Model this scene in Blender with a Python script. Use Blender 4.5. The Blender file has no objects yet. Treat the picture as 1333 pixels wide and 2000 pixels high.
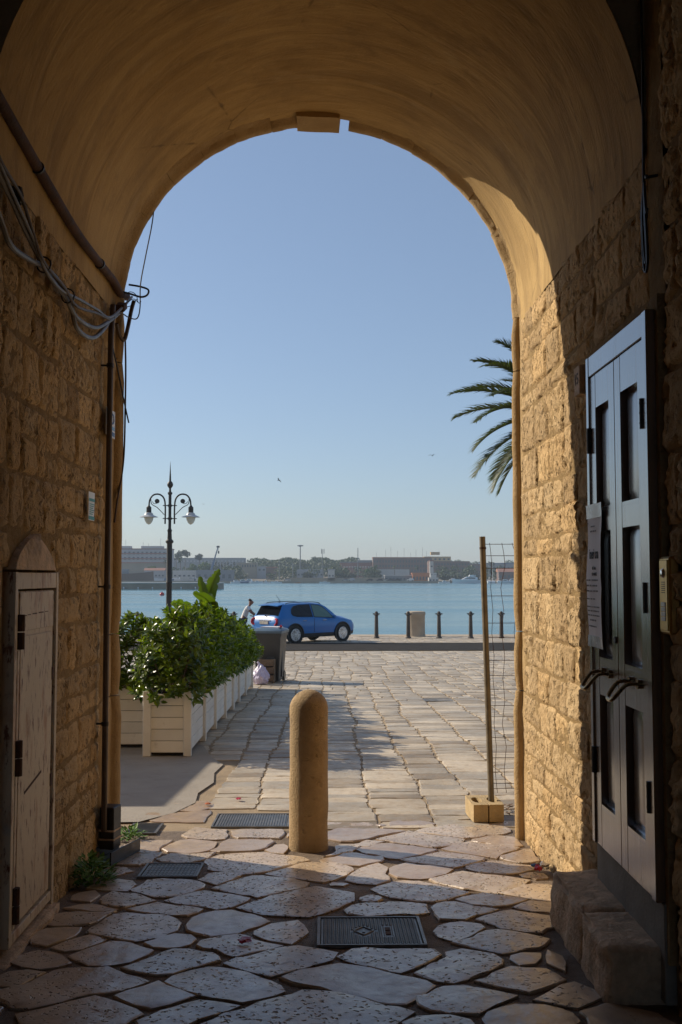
import bpy, bmesh, math, random
from mathutils import Vector, Matrix, Euler, noise
R = math.radians
random.seed(7)
scene = bpy.context.scene
COL = scene.collection

# ------------------------------------------------------------------ camera, sky, sun, exposure
cam_d = bpy.data.cameras.new('camera')
cam_d.sensor_fit = 'VERTICAL'; cam_d.sensor_height = 36.0; cam_d.lens = 36.0
cam_d.clip_start = 0.05; cam_d.clip_end = 6000
cam = bpy.data.objects.new('camera', cam_d); COL.objects.link(cam)
PITCH = math.atan(126 / 2000); YAW = math.atan(26.5 / 2000)
cam.location = (0, 0, 1.6)
cam.rotation_euler = (R(90) + PITCH, 0, -YAW)
scene.camera = cam

SUN_EL = R(30.5)
SUN_H = Vector((-0.884, 0.467)).normalized()            # horizontal direction towards the sun
world = bpy.data.worlds.new('World'); scene.world = world; world.use_nodes = True
wn = world.node_tree; wn.nodes.clear()
wo = wn.nodes.new('ShaderNodeOutputWorld'); wb = wn.nodes.new('ShaderNodeBackground')
sky = wn.nodes.new('ShaderNodeTexSky'); sky.sky_type = 'NISHITA'; sky.sun_disc = False
sky.sun_elevation = SUN_EL; sky.sun_rotation = math.atan2(SUN_H.x, SUN_H.y)
sky.altitude = 0; sky.air_density = 1.0; sky.dust_density = 0.6; sky.ozone_density = 3.0
wb.inputs['Strength'].default_value = 0.11
hs = wn.nodes.new('ShaderNodeHueSaturation'); hs.inputs['Saturation'].default_value = 0.92
tn = wn.nodes.new('ShaderNodeMix'); tn.data_type = 'RGBA'; tn.blend_type = 'MULTIPLY'; tn.inputs[0].default_value = 1.0; tn.inputs[7].default_value = (.985, .985, 1.0, 1)
wn.links.new(sky.outputs[0], hs.inputs['Color']); wn.links.new(hs.outputs[0], tn.inputs[6]); veil = wn.nodes.new('ShaderNodeMix'); veil.data_type = 'RGBA'; veil.inputs[0].default_value = .30; veil.inputs[7].default_value = (2.35, 3.25, 4.75, 1)   # even summer haze over the whole sky
wn.links.new(tn.outputs[2], veil.inputs[6]); wn.links.new(veil.outputs[2], wb.inputs[0]); wn.links.new(wb.outputs[0], wo.inputs[0])
sd = bpy.data.lights.new('sun', 'SUN'); sd.energy = 4.8; sd.angle = R(0.53); sd.color = (1.0, 0.88, 0.70)
sun = bpy.data.objects.new('sun', sd); COL.objects.link(sun)
sun.location = (-20, 12, 20)
sun.rotation_euler = Vector((-SUN_H.x * math.cos(SUN_EL), -SUN_H.y * math.cos(SUN_EL), -math.sin(SUN_EL))).to_track_quat('-Z', 'Y').to_euler()
vs = scene.view_settings
scene.display_settings.display_device = 'sRGB'
vs.view_transform = 'Standard'; vs.look = 'None'; vs.gamma = 1.0; vs.use_curve_mapping = False
vs.exposure = 0.15
cy = scene.cycles
cy.use_denoising = True
try: cy.denoiser = 'OPENIMAGEDENOISE'
except Exception: pass
cy.max_bounces = 10; cy.diffuse_bounces = 5; cy.glossy_bounces = 4; cy.transmission_bounces = 4
cy.volume_bounces = 0; cy.caustics_reflective = False; cy.caustics_refractive = False
cy.sample_clamp_indirect = 6.0

# ------------------------------------------------------------------ place helpers
GT = [(-60, 1.30), (-20, 1.30), (0, 1.40), (4.3, 1.58), (6.2, 1.665), (20.5, 2.11), (41.6, 2.64), (48.3, 2.80), (60, 3.05)]
def gz(y):                                             # height of the ground: it falls gently towards the quay
    for (a, p), (b, q) in zip(GT, GT[1:]):
        if y <= b: return 1.6 - (p + (q - p) * (y - a) / (b - a))
    return 1.6 - 3.05
SEA = -2.3
_cy, _sy, _cp, _sp = math.cos(YAW), math.sin(YAW), math.cos(PITCH), math.sin(PITCH)
_R = Vector((_cy, -_sy, 0)); _F = Vector((_sy * _cp, _cy * _cp, _sp)); _U = _R.cross(_F)
def at(px, py, y):                                     # a point y metres down the passage axis
    d = _R * (px - 666.5) + _U * (1000 - py) + _F * 2000
    return Vector((0, 0, 1.6)) + d * (y / d.y)
def on_wall(px, py, x):
    d = _R * (px - 666.5) + _U * (1000 - py) + _F * 2000
    return Vector((0, 0, 1.6)) + d * (x / d.x)
def on_ground(px, py):
    d = _R * (px - 666.5) + _U * (1000 - py) + _F * 2000
    lo, hi = .5, 60
    for _ in range(40):
        m = (lo + hi) / 2
        if 1.6 + d.z / d.y * m > gz(m): lo = m
        else: hi = m
    return Vector((d.x / d.y * lo, lo, gz(lo)))

# ------------------------------------------------------------------ mesh helpers
class MB:
    def __init__(s): s.v = []; s.f = []
    def add(s, vs_, fs_, mat=None):
        n = len(s.v)
        s.v += [tuple(mat @ Vector(p)) if mat else tuple(p) for p in vs_]
        s.f += [tuple(n + i for i in f) for f in fs_]
        return s
    def box(s, x0, x1, y0, y1, z0, z1, b=0.0, mat=None):
        if b <= 0:
            vs_ = [(x, y, z) for x in (x0, x1) for y in (y0, y1) for z in (z0, z1)]
            return s.add(vs_, [(0, 1, 3, 2), (4, 6, 7, 5), (0, 4, 5, 1), (2, 3, 7, 6), (0, 2, 6, 4), (1, 5, 7, 3)], mat)
        bm = bmesh.new(); bmesh.ops.create_cube(bm, size=1)
        for v in bm.verts:
            v.co = Vector((x0 + (v.co.x + .5) * (x1 - x0), y0 + (v.co.y + .5) * (y1 - y0), z0 + (v.co.z + .5) * (z1 - z0)))
        bmesh.ops.bevel(bm, geom=bm.edges[:], offset=b, segments=1, affect='EDGES', profile=.5)
        bm.verts.index_update()
        s.add([v.co.copy() for v in bm.verts], [[v.index for v in f.verts] for f in bm.faces], mat); bm.free()
        return s
    def tube(s, path, r, n=8, cap=True, mat=None):
        P = [Vector(p) for p in path]; k = len(P)
        rr = r if isinstance(r, (list, tuple)) else [r] * k
        vs_, fs_ = [], []
        T0 = (P[1] - P[0]).normalized()
        up = Vector((0, 0, 1)) if abs(T0.z) < .9 else Vector((1, 0, 0))
        N_ = T0.cross(up).normalized()
        for i in range(k):
            T = (P[min(i + 1, k - 1)] - P[max(i - 1, 0)])
            T = T.normalized() if T.length > 1e-9 else T0
            N_ = (N_ - T * N_.dot(T))
            N_ = N_.normalized() if N_.length > 1e-6 else T.orthogonal().normalized()
            B = T.cross(N_)
            for j in range(n):
                a = 2 * math.pi * j / n
                vs_.append(P[i] + (N_ * math.cos(a) + B * math.sin(a)) * rr[i])
        for i in range(k - 1):
            for j in range(n):
                fs_.append((i * n + j, i * n + (j + 1) % n, (i + 1) * n + (j + 1) % n, (i + 1) * n + j))
        if cap: fs_ += [tuple(range(n - 1, -1, -1)), tuple((k - 1) * n + j for j in range(n))]
        return s.add(vs_, fs_, mat)
    def lathe(s, prof, n=16, c=(0, 0, 0), mat=None):   # prof: (radius, z) from bottom to top
        vs_, fs_ = [], []
        for r_, z_ in prof:
            for j in range(n):
                a = 2 * math.pi * j / n
                vs_.append((c[0] + r_ * math.cos(a), c[1] + r_ * math.sin(a), c[2] + z_))
        k = len(prof)
        for i in range(k - 1):
            for j in range(n):
                fs_.append((i * n + j, i * n + (j + 1) % n, (i + 1) * n + (j + 1) % n, (i + 1) * n + j))
        fs_ += [tuple(range(n - 1, -1, -1)), tuple((k - 1) * n + j for j in range(n))]
        return s.add(vs_, fs_, mat)
    def prism(s, poly, z0, z1, mat=None):
        n = len(poly)
        vs_ = [(p[0], p[1], z0) for p in poly] + [(p[0], p[1], z1) for p in poly]
        fs_ = [tuple(range(n - 1, -1, -1)), tuple(range(n, 2 * n))] + [(i, (i + 1) % n, n + (i + 1) % n, n + i) for i in range(n)]
        return s.add(vs_, fs_, mat)
    def loft(s, rings, closed=True, caps=True, mat=None):
        n = len(rings[0]); vs_ = [p for r_ in rings for p in r_]; fs_ = []
        for i in range(len(rings) - 1):
            for j in range(n if closed else n - 1):
                fs_.append((i * n + j, i * n + (j + 1) % n, (i + 1) * n + (j + 1) % n, (i + 1) * n + j))
        if caps and closed:
            k = (len(rings) - 1) * n
            fs_ += [tuple(range(n - 1, -1, -1)), tuple(k + j for j in range(n))]
        return s.add(vs_, fs_, mat)
    def mesh(s, name, smooth=False):
        me = bpy.data.meshes.new(name); me.from_pydata(s.v, [], s.f); me.update()
        if smooth: me.polygons.foreach_set('use_smooth', [True] * len(me.polygons))
        return me
def smooth_by_angle(me, ang=35):
    bm = bmesh.new(); bm.from_mesh(me)
    bmesh.ops.recalc_face_normals(bm, faces=bm.faces)
    for f in bm.faces: f.smooth = True
    for e in bm.edges:
        if len(e.link_faces) == 2 and e.calc_face_angle(0) > R(ang): e.smooth = False
    bm.to_mesh(me); bm.free()
def link(name, me, mat, parent=None, local=False, kind=None):
    o = bpy.data.objects.new(name, me); COL.objects.link(o)
    if mat is not None and me is not None and len(me.materials) == 0: me.materials.append(mat)
    if parent is not None:
        o.parent = parent
        if not local and parent.parent is None: o.location = -parent.location
    if kind: o['kind'] = kind
    return o
def obj(name, mb, mat, parent=None, local=False, smooth=True, ang=35, kind=None):
    me = mb.mesh(name)
    if smooth: smooth_by_angle(me, ang)
    return link(name, me, mat, parent, local, kind)
def tag(o, label, cat, group=None):
    o['label'] = label; o['category'] = cat
    if group: o['group'] = group
    return o
def thing(name, label, cat, loc=(0, 0, 0), rz=0, group=None):
    o = bpy.data.objects.new(name, None); COL.objects.link(o)
    o.empty_display_size = .1; o.location = loc; o.rotation_euler = (0, 0, rz)
    return tag(o, label, cat, group)
def struct(name, mb, mat, smooth=True):
    o = obj(name, mb, mat, None, smooth=smooth); o['kind'] = 'structure'; return o
def dup(root, loc, rz=None, label=None, scale=None):
    def cp(o, par):
        c = o.copy(); COL.objects.link(c); c.parent = par
        for ch in list(o.children): cp(ch, c)
        return c
    r = cp(root, None); r.location = loc
    if rz is not None: r.rotation_euler = (0, 0, rz)
    if scale is not None: r.scale = (scale, scale, scale)
    if label: r['label'] = label
    return r
def text_mesh(name, body, size, mat, parent, M4, bold=0.0):
    cu = bpy.data.curves.new(name, 'FONT'); cu.body = body; cu.size = size; cu.align_x = 'CENTER'; cu.align_y = 'CENTER'
    cu.offset = bold; cu.resolution_u = 3; cu.extrude = .0004
    tmp = bpy.data.objects.new('tmp_text', cu); COL.objects.link(tmp)
    dg = bpy.context.evaluated_depsgraph_get()
    me = bpy.data.meshes.new_from_object(tmp.evaluated_get(dg))
    bpy.data.objects.remove(tmp); bpy.data.curves.remove(cu)
    me.transform(M4); me.materials.clear(); me.name = name
    return link(name, me, mat, parent)
def spline(pts, n=6):                                  # Catmull-Rom through the points
    P = [Vector(p) for p in pts]; out = []
    for i in range(len(P) - 1):
        a = P[max(i - 1, 0)]; b = P[i]; c = P[i + 1]; d = P[min(i + 2, len(P) - 1)]
        for k in range(n):
            t = k / n
            out.append(.5 * ((2 * b) + (c - a) * t + (2 * a - 5 * b + 4 * c - d) * t * t + (3 * b - a - 3 * c + d) * t ** 3))
    out.append(P[-1]); return out
def fr(v, h=1.0, o=4): return noise.fractal(Vector(v), h, 2.1, o)

# ------------------------------------------------------------------ materials
class NT:
    def __init__(s, name):
        s.m = bpy.data.materials.new(name); s.m.use_nodes = True; s.t = s.m.node_tree; s.t.nodes.clear()
        s.out = s.n('ShaderNodeOutputMaterial'); s.b = s.n('ShaderNodeBsdfPrincipled')
        s.l(s.b.outputs[0], s.out.inputs[0]); s.tc = s.n('ShaderNodeTexCoord').outputs['Object']
    def n(s, t, **kw):
        nd = s.t.nodes.new(t)
        for k, v in kw.items(): setattr(nd, k, v)
        return nd
    def l(s, a, b): s.t.links.new(a, b)
    def mapping(s, scale=(1, 1, 1), rot=(0, 0, 0), src=None):
        m = s.n('ShaderNodeMapping'); m.inputs['Scale'].default_value = scale; m.inputs['Rotation'].default_value = rot
        s.l(src or s.tc, m.inputs[0]); return m.outputs[0]
    def noise(s, scale, detail=4, rough=.55, src=None, dist=0.0):
        t = s.n('ShaderNodeTexNoise'); t.inputs['Scale'].default_value = scale; t.inputs['Detail'].default_value = detail
        t.inputs['Roughness'].default_value = rough; t.inputs['Distortion'].default_value = dist
        s.l(src or s.tc, t.inputs['Vector']); return t.outputs['Fac']
    def voro(s, scale, src=None, feature='F1', out='Distance', rnd=1.0):
        t = s.n('ShaderNodeTexVoronoi', feature=feature); t.inputs['Scale'].default_value = scale
        t.inputs['Randomness'].default_value = rnd
        s.l(src or s.tc, t.inputs['Vector']); return t.outputs[out]
    def ramp(s, fac, stops, interp='LINEAR'):
        r_ = s.n('ShaderNodeValToRGB'); r_.color_ramp.interpolation = interp; e = r_.color_ramp.elements
        while len(e) < len(stops): e.new(.5)
        for i, (p, c) in enumerate(stops):
            e[i].position = p; e[i].color = (c, c, c, 1) if isinstance(c, (int, float)) else (*c, 1)
        s.l(fac, r_.inputs[0]); return r_.outputs[0]
    def mix(s, fac, a, b, mode='MIX'):
        m = s.n('ShaderNodeMix', data_type='RGBA', blend_type=mode)
        for sock, v in ((m.inputs[0], fac), (m.inputs[6], a), (m.inputs[7], b)):
            if isinstance(v, (int, float)): sock.default_value = v
            elif isinstance(v, tuple): sock.default_value = (*v, 1)
            else: s.l(v, sock)
        return m.outputs[2]
    def math(s, op, a, b=None, clamp=False):
        m = s.n('ShaderNodeMath', operation=op, use_clamp=clamp)
        for sock, v in ((m.inputs[0], a), (m.inputs[1], b)):
            if v is None: continue
            if isinstance(v, (int, float)): sock.default_value = v
            else: s.l(v, sock)
        return m.outputs[0]
    def rand(s): return s.n('ShaderNodeObjectInfo').outputs['Random']
    def sep(s, src=None):
        x = s.n('ShaderNodeSeparateXYZ'); s.l(src or s.tc, x.inputs[0]); return x.outputs
    def set(s, color=None, rough=None, metal=None, **kw):
        for k, v in (('Base Color', color), ('Roughness', rough), ('Metallic', metal)):
            if v is None: continue
            if isinstance(v, (int, float)): s.b.inputs[k].default_value = v
            elif isinstance(v, tuple): s.b.inputs[k].default_value = (*v, 1)
            else: s.l(v, s.b.inputs[k])
        for k, v in kw.items(): s.b.inputs[k.replace('_', ' ')].default_value = v
    def bump(s, h, dist=.01, strength=1.0, prev=None):
        b = s.n('ShaderNodeBump'); b.inputs['Distance'].default_value = dist; b.inputs['Strength'].default_value = strength
        s.l(h, b.inputs['Height'])
        if prev is not None: s.l(prev, b.inputs['Normal'])
        s.l(b.outputs[0], s.b.inputs['Normal']); return b.outputs[0]

def simple(name, col, rough=.6, metal=0.0, var=.12, scale=6.0, bump=.0, bscale=60.0):
    t = NT(name); f = t.noise(scale, 5, .6)
    lo = tuple(c * (1 - var) for c in col); hi = tuple(min(1, c * (1 + var)) for c in col)
    t.set(t.ramp(f, [(.3, lo), (.7, hi)]), t.ramp(t.noise(scale * 2, 3), [(.3, max(.02, rough - .08)), (.7, min(1, rough + .08))]), metal)
    if bump: t.bump(t.noise(bscale, 4), bump)
    return t.m

def wall_stone_mat(name, dark, light, sat=1.0):
    t = NT(name)
    big = t.noise(2.2, 5, .6); fine = t.noise(26, 6, .65); rnd = t.rand()
    c = t.ramp(big, [(.28, dark), (.72, light)])
    c = t.mix(t.ramp(fine, [(.35, 0.0), (.75, .55)]), c, tuple(min(1, k * 1.22) for k in light))
    c = t.mix(1.0, c, t.ramp(rnd, [(0, (.80, .77, .74)), (.5, (1, 1, 1)), (1, (1.14, 1.08, .98))]), 'MULTIPLY')
    pv = t.noise(44, 3, .6, t.mapping((1, 1.15, .62), (.35, 0, 0)), .4); pn = t.noise(7, 3)
    pit = t.math('MULTIPLY', t.ramp(pv, [(.36, 1.0), (.45, 0.0)]), t.ramp(pn, [(.36, 0.0), (.56, 1.0)]))
    c = t.mix(t.math('MULTIPLY', pit, .55), c, tuple(k * .45 for k in dark))
    cr = t.noise(70, 5, .7)
    h = t.math('SUBTRACT', t.math('ADD', t.math('MULTIPLY', fine, .75), t.math('MULTIPLY', cr, .45)), t.math('MULTIPLY', pit, .9))
    t.set(c, .95, Specular_IOR_Level=.15); t.bump(h, .020)
    return t.m

MAT = {}
MAT['wall_stone'] = wall_stone_mat('golden_limestone', (.40, .270, .142), (.60, .440, .252))
t = NT('lime_mortar'); f = t.noise(9, 6, .65)
t.set(t.ramp(f, [(.3, (.26, .17, .08)), (.7, (.40, .28, .14))]), .96, Specular_IOR_Level=.1)
t.bump(t.math('ADD', t.noise(40, 6, .7), t.math('MULTIPLY', t.noise(7, 4), 1.4)), .02); MAT['mortar'] = t.m
# plaster of the vault: brush marks run round the arc
t = NT('ochre_plaster')
st = t.noise(1.0, 6, .66, t.mapping((1.25, 5.2, 1.25)), 1.1); st2 = t.noise(1.0, 5, .65, t.mapping((3.2, 17.0, 3.2)), .9); bl = t.noise(.9, 5, .6)
c = t.ramp(bl, [(.3, (.42, .27, .105)), (.7, (.57, .385, .165))])
c = t.mix(t.ramp(st, [(.33, .60), (.55, 0.0)]), c, (.24, .15, .06))
c = t.mix(t.ramp(st2, [(.5, 0.0), (.72, .16)]), c, (.55, .40, .20))
c = t.mix(t.ramp(t.noise(3.2, 6, .72), [(.52, 0.0), (.72, .5)]), c, (.25, .165, .08))
c = t.mix(t.ramp(t.noise(1.0, 5, .6, t.mapping((2.2, 3.4, 2.2))), [(.60, 0.0), (.72, .35)]), c, (.58, .44, .25))
ck = t.voro(.9, t.mapping((1, 1.5, 1)), 'DISTANCE_TO_EDGE')
ckm = t.math('MULTIPLY', t.ramp(t.math('ADD', ck, t.math('MULTIPLY', t.noise(9, 4), .05)), [(.022, 1.0), (.031, 0.0)]), t.ramp(t.noise(1.3, 3), [(.5, 0.0), (.6, 1.0)]))
c = t.mix(t.math('MULTIPLY', ckm, .6), c, (.10, .065, .035))
t.set(c, .88, Specular_IOR_Level=.25)
t.bump(t.math('ADD', t.math('MULTIPLY', st, .8), t.math('ADD', t.math('MULTIPLY', st2, .28), t.math('MULTIPLY', t.noise(60, 4), .16))), .016); MAT['plaster'] = t.m
t = NT('dressed_trim_stone'); f = t.noise(5, 6, .6)
c = t.ramp(f, [(.3, (.37, .245, .115)), (.7, (.50, .35, .18))])
pit = t.ramp(t.voro(60), [(.08, 1.0), (.22, 0.0)])
c = t.mix(t.math('MULTIPLY', pit, t.ramp(t.noise(10), [(.5, 0.0), (.65, .6)])), c, (.16, .10, .05))
t.set(c, .9, Specular_IOR_Level=.2); t.bump(t.math('SUBTRACT', t.noise(45, 6, .7), t.math('MULTIPLY', pit, .5)), .008); MAT['trim'] = t.m
MAT['dark_plaster'] = simple('dark_brown_plaster', (.20, .145, .085), .95, var=.25, scale=3, bump=.012, bscale=30)  # a darker brown plaster than the vault's
MAT['soft_stone'] = simple('soft_pale_stone', (.58, .42, .275), .85, var=.38, scale=9, bump=.016, bscale=38)

def paving_mat(name, a, b, rough):
    t = NT(name); rnd = t.rand()
    big = t.noise(1.7, 5, .6); mid = t.noise(11, 6, .65)
    c = t.ramp(big, [(.3, a), (.7, b)])
    c = t.mix(1.0, c, t.ramp(rnd, [(0, (.66, .60, .54)), (.3, (1.0, .95, .9)), (.65, (.93, .93, .93)), (1, (1.14, 1.12, 1.08))]), 'MULTIPLY')
    c = t.mix(t.ramp(mid, [(.46, 0.0), (.72, .6)]), c, (.27, .175, .11))
    c = t.mix(t.ramp(t.noise(.9, 5, .7), [(.47, 0.0), (.66, .65)]), c, (.22, .135, .085))
    wob = t.n('ShaderNodeVectorMath', operation='ADD'); t.l(t.tc, wob.inputs[0])
    nz = t.n('ShaderNodeTexNoise'); nz.inputs['Scale'].default_value = 30; t.l(t.tc, nz.inputs['Vector'])
    sc = t.n('ShaderNodeVectorMath', operation='SCALE'); t.l(nz.outputs['Color'], sc.inputs[0]); sc.inputs[3].default_value = .055; t.l(sc.outputs[0], wob.inputs[1])
    pv = t.voro(36, wob.outputs[0], 'F1')
    add = t.math('ADD', t.math('MULTIPLY', rnd, .62), t.math('MULTIPLY', t.noise(3.0, 3), .9))
    pv2 = t.voro(19, wob.outputs[0], 'F1')
    pit = t.math('MULTIPLY', t.math('MAXIMUM', t.ramp(pv, [(.10, 1.0), (.30, 0.0)]), t.ramp(pv2, [(.07, 1.0), (.17, 0.0)])), t.ramp(add, [(.62, 0.0), (.92, 1.0)]))
    c = t.mix(t.math('MULTIPLY', pit, .75), c, (.14, .095, .063))
    rg = t.ramp(mid, [(.3, rough), (.75, rough + .25)])
    rg = t.mix(pit, rg, (.9, .9, .9))
    t.set(c, rg, Specular_IOR_Level=1.0)
    h = t.math('SUBTRACT', t.math('ADD', t.math('MULTIPLY', mid, .5), t.math('MULTIPLY', t.noise(3.2, 3), 1.6)), t.math('MULTIPLY', pit, 1.1))
    t.b.inputs['Coat Roughness'].default_value = .24; t.b.inputs['Coat IOR'].default_value = 1.6; t.l(t.math('MULTIPLY', t.math('SUBTRACT', 1.0, pit, True), .40), t.b.inputs['Coat Weight'])
    bmp = t.bump(h, .011); t.l(bmp, t.b.inputs['Coat Normal']); return t.m
MAT['paving'] = paving_mat('worn_limestone_paving', (.48, .36, .245), (.66, .52, .37), .27)
t = NT('joint_dirt'); f = t.noise(4, 6, .65)
t.set(t.ramp(f, [(.3, (.15, .105, .072)), (.7, (.26, .195, .14))]), t.ramp(t.noise(2.4, 4), [(.42, .5), (.6, .9)]), Specular_IOR_Level=.35)
t.bump(t.math('ADD', t.noise(60, 6, .75), t.math('MULTIPLY', t.noise(9, 4), 1.5)), .016); MAT['dirt'] = t.m
MAT['sand'] = simple('sandy_joint_fill', (.30, .225, .145), .95, var=.3, scale=4, bump=.008, bscale=60)
t = NT('weathered_concrete'); f = t.noise(1.6, 6, .6)
c = t.ramp(f, [(.3, (.27, .235, .195)), (.7, (.37, .33, .28))])
c = t.mix(t.ramp(t.noise(5, 6, .7), [(.55, 0.0), (.75, .5)]), c, (.17, .14, .11))
t.set(c, .72, Specular_IOR_Level=.35); t.bump(t.noise(40, 5, .7), .006); MAT['concrete'] = t.m
MAT['asphalt'] = simple('worn_asphalt', (.034, .031, .029), .95, var=.25, scale=2.5, bump=.006, bscale=90)
MAT['asphalt'].node_tree.nodes['Principled BSDF'].inputs['Specular IOR Level'].default_value = .12
MAT['quay_stone'] = simple('quay_edge_stone', (.42, .34, .25), .8, var=.2, scale=1.5, bump=.01, bscale=25)
# ================================================================== the archway building
XL, XR = -1.345, 1.255                                 # faces of the two side walls
CX, CZ = -0.0425, 3.31                                 # axis of the vault
VA, VB = 1.305, 1.285                                  # half width and rise of the vault
Y0, Y1 = 3.95, 6.47                                    # the vault starts and ends here (the front is a little skewed)
def skew(x): return 6.585 + .092 * x                   # line of the front
arch = thing('archway_building', 'golden limestone building pierced by a barrel vaulted passage to the harbour', 'building', (0, 5.2, -.03))

def rough_block(X, s, y0, y1, z0, z1, prot, amp, res, seed):
    """pitted ashlar on a wall at x = X that looks towards -s*x"""
    ny = max(5, int((y1 - y0) / res)); nz = max(5, int((z1 - z0) / res))
    mb = MB(); vs_ = []; rnd = random.Random(seed)
    tilt_y = rnd.uniform(-.006, .006); tilt_z = rnd.uniform(-.006, .006)
    yc, zc, hy, hz = (y0 + y1) / 2, (z0 + z1) / 2, (y1 - y0) / 2, (z1 - z0) / 2
    sk = [rnd.uniform(-.014, .014) for _ in range(4)]
    for i in range(ny + 1):
        for j in range(nz + 1):
            u = -1 + 2 * i / ny; v = -1 + 2 * j / nz
            y = yc + hy * u + sk[0] * v * u; z = zc + hz * v + sk[1] * u * v
            ex = min(1 - abs(u), 1 - abs(v) + 0.0)
            p0 = Vector((y * 9 + seed, z * 9, seed * 1.1))
            ey = (1 - abs(u)) * hy; ez = (1 - abs(v)) * hz
            e = min(1, min(ey, ez) / (.009 + .010 * abs(fr(p0, 1, 2)))); e = e * (2 - e)
            co = max(0, 1 - math.hypot(max(0, .028 - ey), max(0, .028 - ez)) / .028) if ey < .028 and ez < .028 else 1
            p = Vector((y * 6.0 + seed, z * 6.0, seed * 1.7))
            d = fr(p, .9, 3) * amp * .45 + fr(p * 3.3, .8, 3) * amp * .5 + fr(p * 8.0, .7, 3) * amp * .55
            d -= max(0, fr(p * 1.9 + Vector((9, 3, 1)), .9, 3) - .28) * amp * 2.4
            d = (prot + d + tilt_y * u + tilt_z * v) * e * (.35 + .65 * co) - .006 * (1 - e)
            edge = 1 - e
            jy = fr(p * 1.4 + Vector((4, 4, 4)), 1, 2) * .014 * edge; jz = fr(p * 1.4 + Vector((8, 1, 4)), 1, 2) * .014 * edge
            vs_.append((X - s * d, y + jy, z + jz))
    fs_ = []
    for i in range(ny):
        for j in range(nz):
            a = i * (nz + 1) + j
            q = (a, a + nz + 1, a + nz + 2, a + 1)
            fs_.append(q if s < 0 else q[::-1])
    me = MB().add(vs_, fs_).mesh('stone'); me.polygons.foreach_set('use_smooth', [True] * len(me.polygons))
    return me

def stone_wall(parent, X, s, courses, ya, yb, holes, seed, lens=(.17, .46), prot=.012, amp=.013, res=.026, big=None):
    rnd = random.Random(seed); k = 0
    for ci, (z0, z1) in enumerate(zip(courses, courses[1:])):
        zc = (z0 + z1) / 2
        iv = [(ya, yb)]
        for (h0, h1, g0, g1) in holes:
            if g0 < zc < g1:
                nv = []
                for a, b in iv:
                    if h1 <= a or h0 >= b: nv.append((a, b)); continue
                    if h0 - a > .05: nv.append((a, h0))
                    if b - h1 > .05: nv.append((h1, b))
                iv = nv
        for a, b in iv:
            y = a
            while y < b - .02:
                L = rnd.uniform(*lens) * (1.0 if z1 - z0 > .15 else 1.25)
                if b - y - L < .12: L = b - y
                g = rnd.uniform(.000, .004)
                dz0 = rnd.uniform(-.007, .007); dz1 = rnd.uniform(-.007, .007)
                splits = [(z0, z1)]
                if z1 - z0 > .27 and L < .3 and rnd.random() < .22:
                    m = z0 + (z1 - z0) * rnd.uniform(.4, .6); splits = [(z0, m), (m, z1)]
                for q0, q1 in splits:
                    me = rough_block(X, s, y + g, y + L - g, q0 + g + dz0, q1 - g + dz1, prot * rnd.uniform(.4, 1.0), amp * rnd.uniform(.7, 1.2), res, seed * 10 + k)
                    link('stone', me, MAT['wall_stone'], parent); k += 1
                y += L
    return k
# right wall
DOOR = (3.70, 4.74, .0, 2.66)
wr = obj('side_wall', MB().box(XR + .012, XR + 1.2, 4.75, 6.60, -.35, 3.30).box(XR + .012, XR + 1.2, 3.70, 4.75, 2.66, 3.30).box(XR + .012, XR + 1.2, 2.2, 3.765, -.35, 5.2)
         .box(XR + .012, XR + 1.2, 3.70, 3.95, 3.30, 5.2).box(XR + .012, XR + 1.2, 3.70, 4.75, -.35, .41).box(XR + .35, XR + 1.2, 3.70, 4.75, .41, 2.66), MAT['mortar'], arch)
cr = [-.12, .115, .28, .38, .495, .68, .86, 1.05, 1.24, 1.51, 1.725, 1.83, 1.98, 2.14, 2.39, 2.66, 2.76, 2.98, 3.13, 3.285]
nr = stone_wall(wr, XR + .012, 1, cr, 4.75, 6.58, [], 3, res=.013, prot=.012, amp=.014)
nr += stone_wall(wr, XR + .012, 1, [2.67, 2.85, 3.08, 3.285], 3.95, 4.75, [], 4, lens=(.2, .4), res=.018, prot=.012)
cn = [-.1, .15, .42, .66, .95, 1.22, 1.5, 1.78, 2.05, 2.35, 2.62, 2.9, 3.2, 3.5, 3.8, 4.1]
nr += stone_wall(wr, XR + .012, 1, cn, 3.0, 3.76, [], 5, lens=(.2, .4), prot=.024, amp=.02, res=.018)
# plain plaster margin round the door
obj('plaster_margin', MB().box(XR - .021, XR + .3, 3.765, 3.80, .2, 2.66).box(XR - .006, XR + .3, 3.80, 4.74, 2.62, 2.67).box(XR + .004, XR + .3, 4.70, 4.75, .2, 2.62), MAT['mortar'], arch)
# left wall
MDOOR = (4.30, 5.13, -.1, 1.64)
wl = obj('side_wall', MB().box(XL - 1.2, XL - .012, 5.13, 6.38, -.35, 3.30).box(XL - 1.2, XL - .012, 4.30, 5.13, 1.64, 3.30).box(XL - 1.2, XL - .012, 2.2, 4.30, -.35, 5.2)
         .box(XL - 1.2, XL - .10, 4.30, 5.13, -.35, 1.64), MAT['mortar'], arch)
cl = [-.1, .245, .40, .51, .64, .83, .96, 1.1, 1.35, 1.5, 1.645, 1.84, 1.925, 2.08, 2.2, 2.42, 2.62, 2.82, 3.04, 3.285]
nl = stone_wall(wl, XL - .012, -1, cl, 5.13, 6.16, [], 6, lens=(.16, .42), res=.019, amp=.016)
nl += stone_wall(wl, XL - .012, -1, [1.645, 1.80, 2.06, 2.38, 2.66, 2.96, 3.285], 4.0, 5.13, [(4.36, 5.04, 1.6, 1.75)], 8, lens=(.14, .3), prot=.016, res=.02, amp=.015)
nl += stone_wall(wl, XL - .012, -1, [-.1, .3, .62, .98, 1.3, 1.645], 3.6, 4.28, [], 9, lens=(.2, .4))
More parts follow.
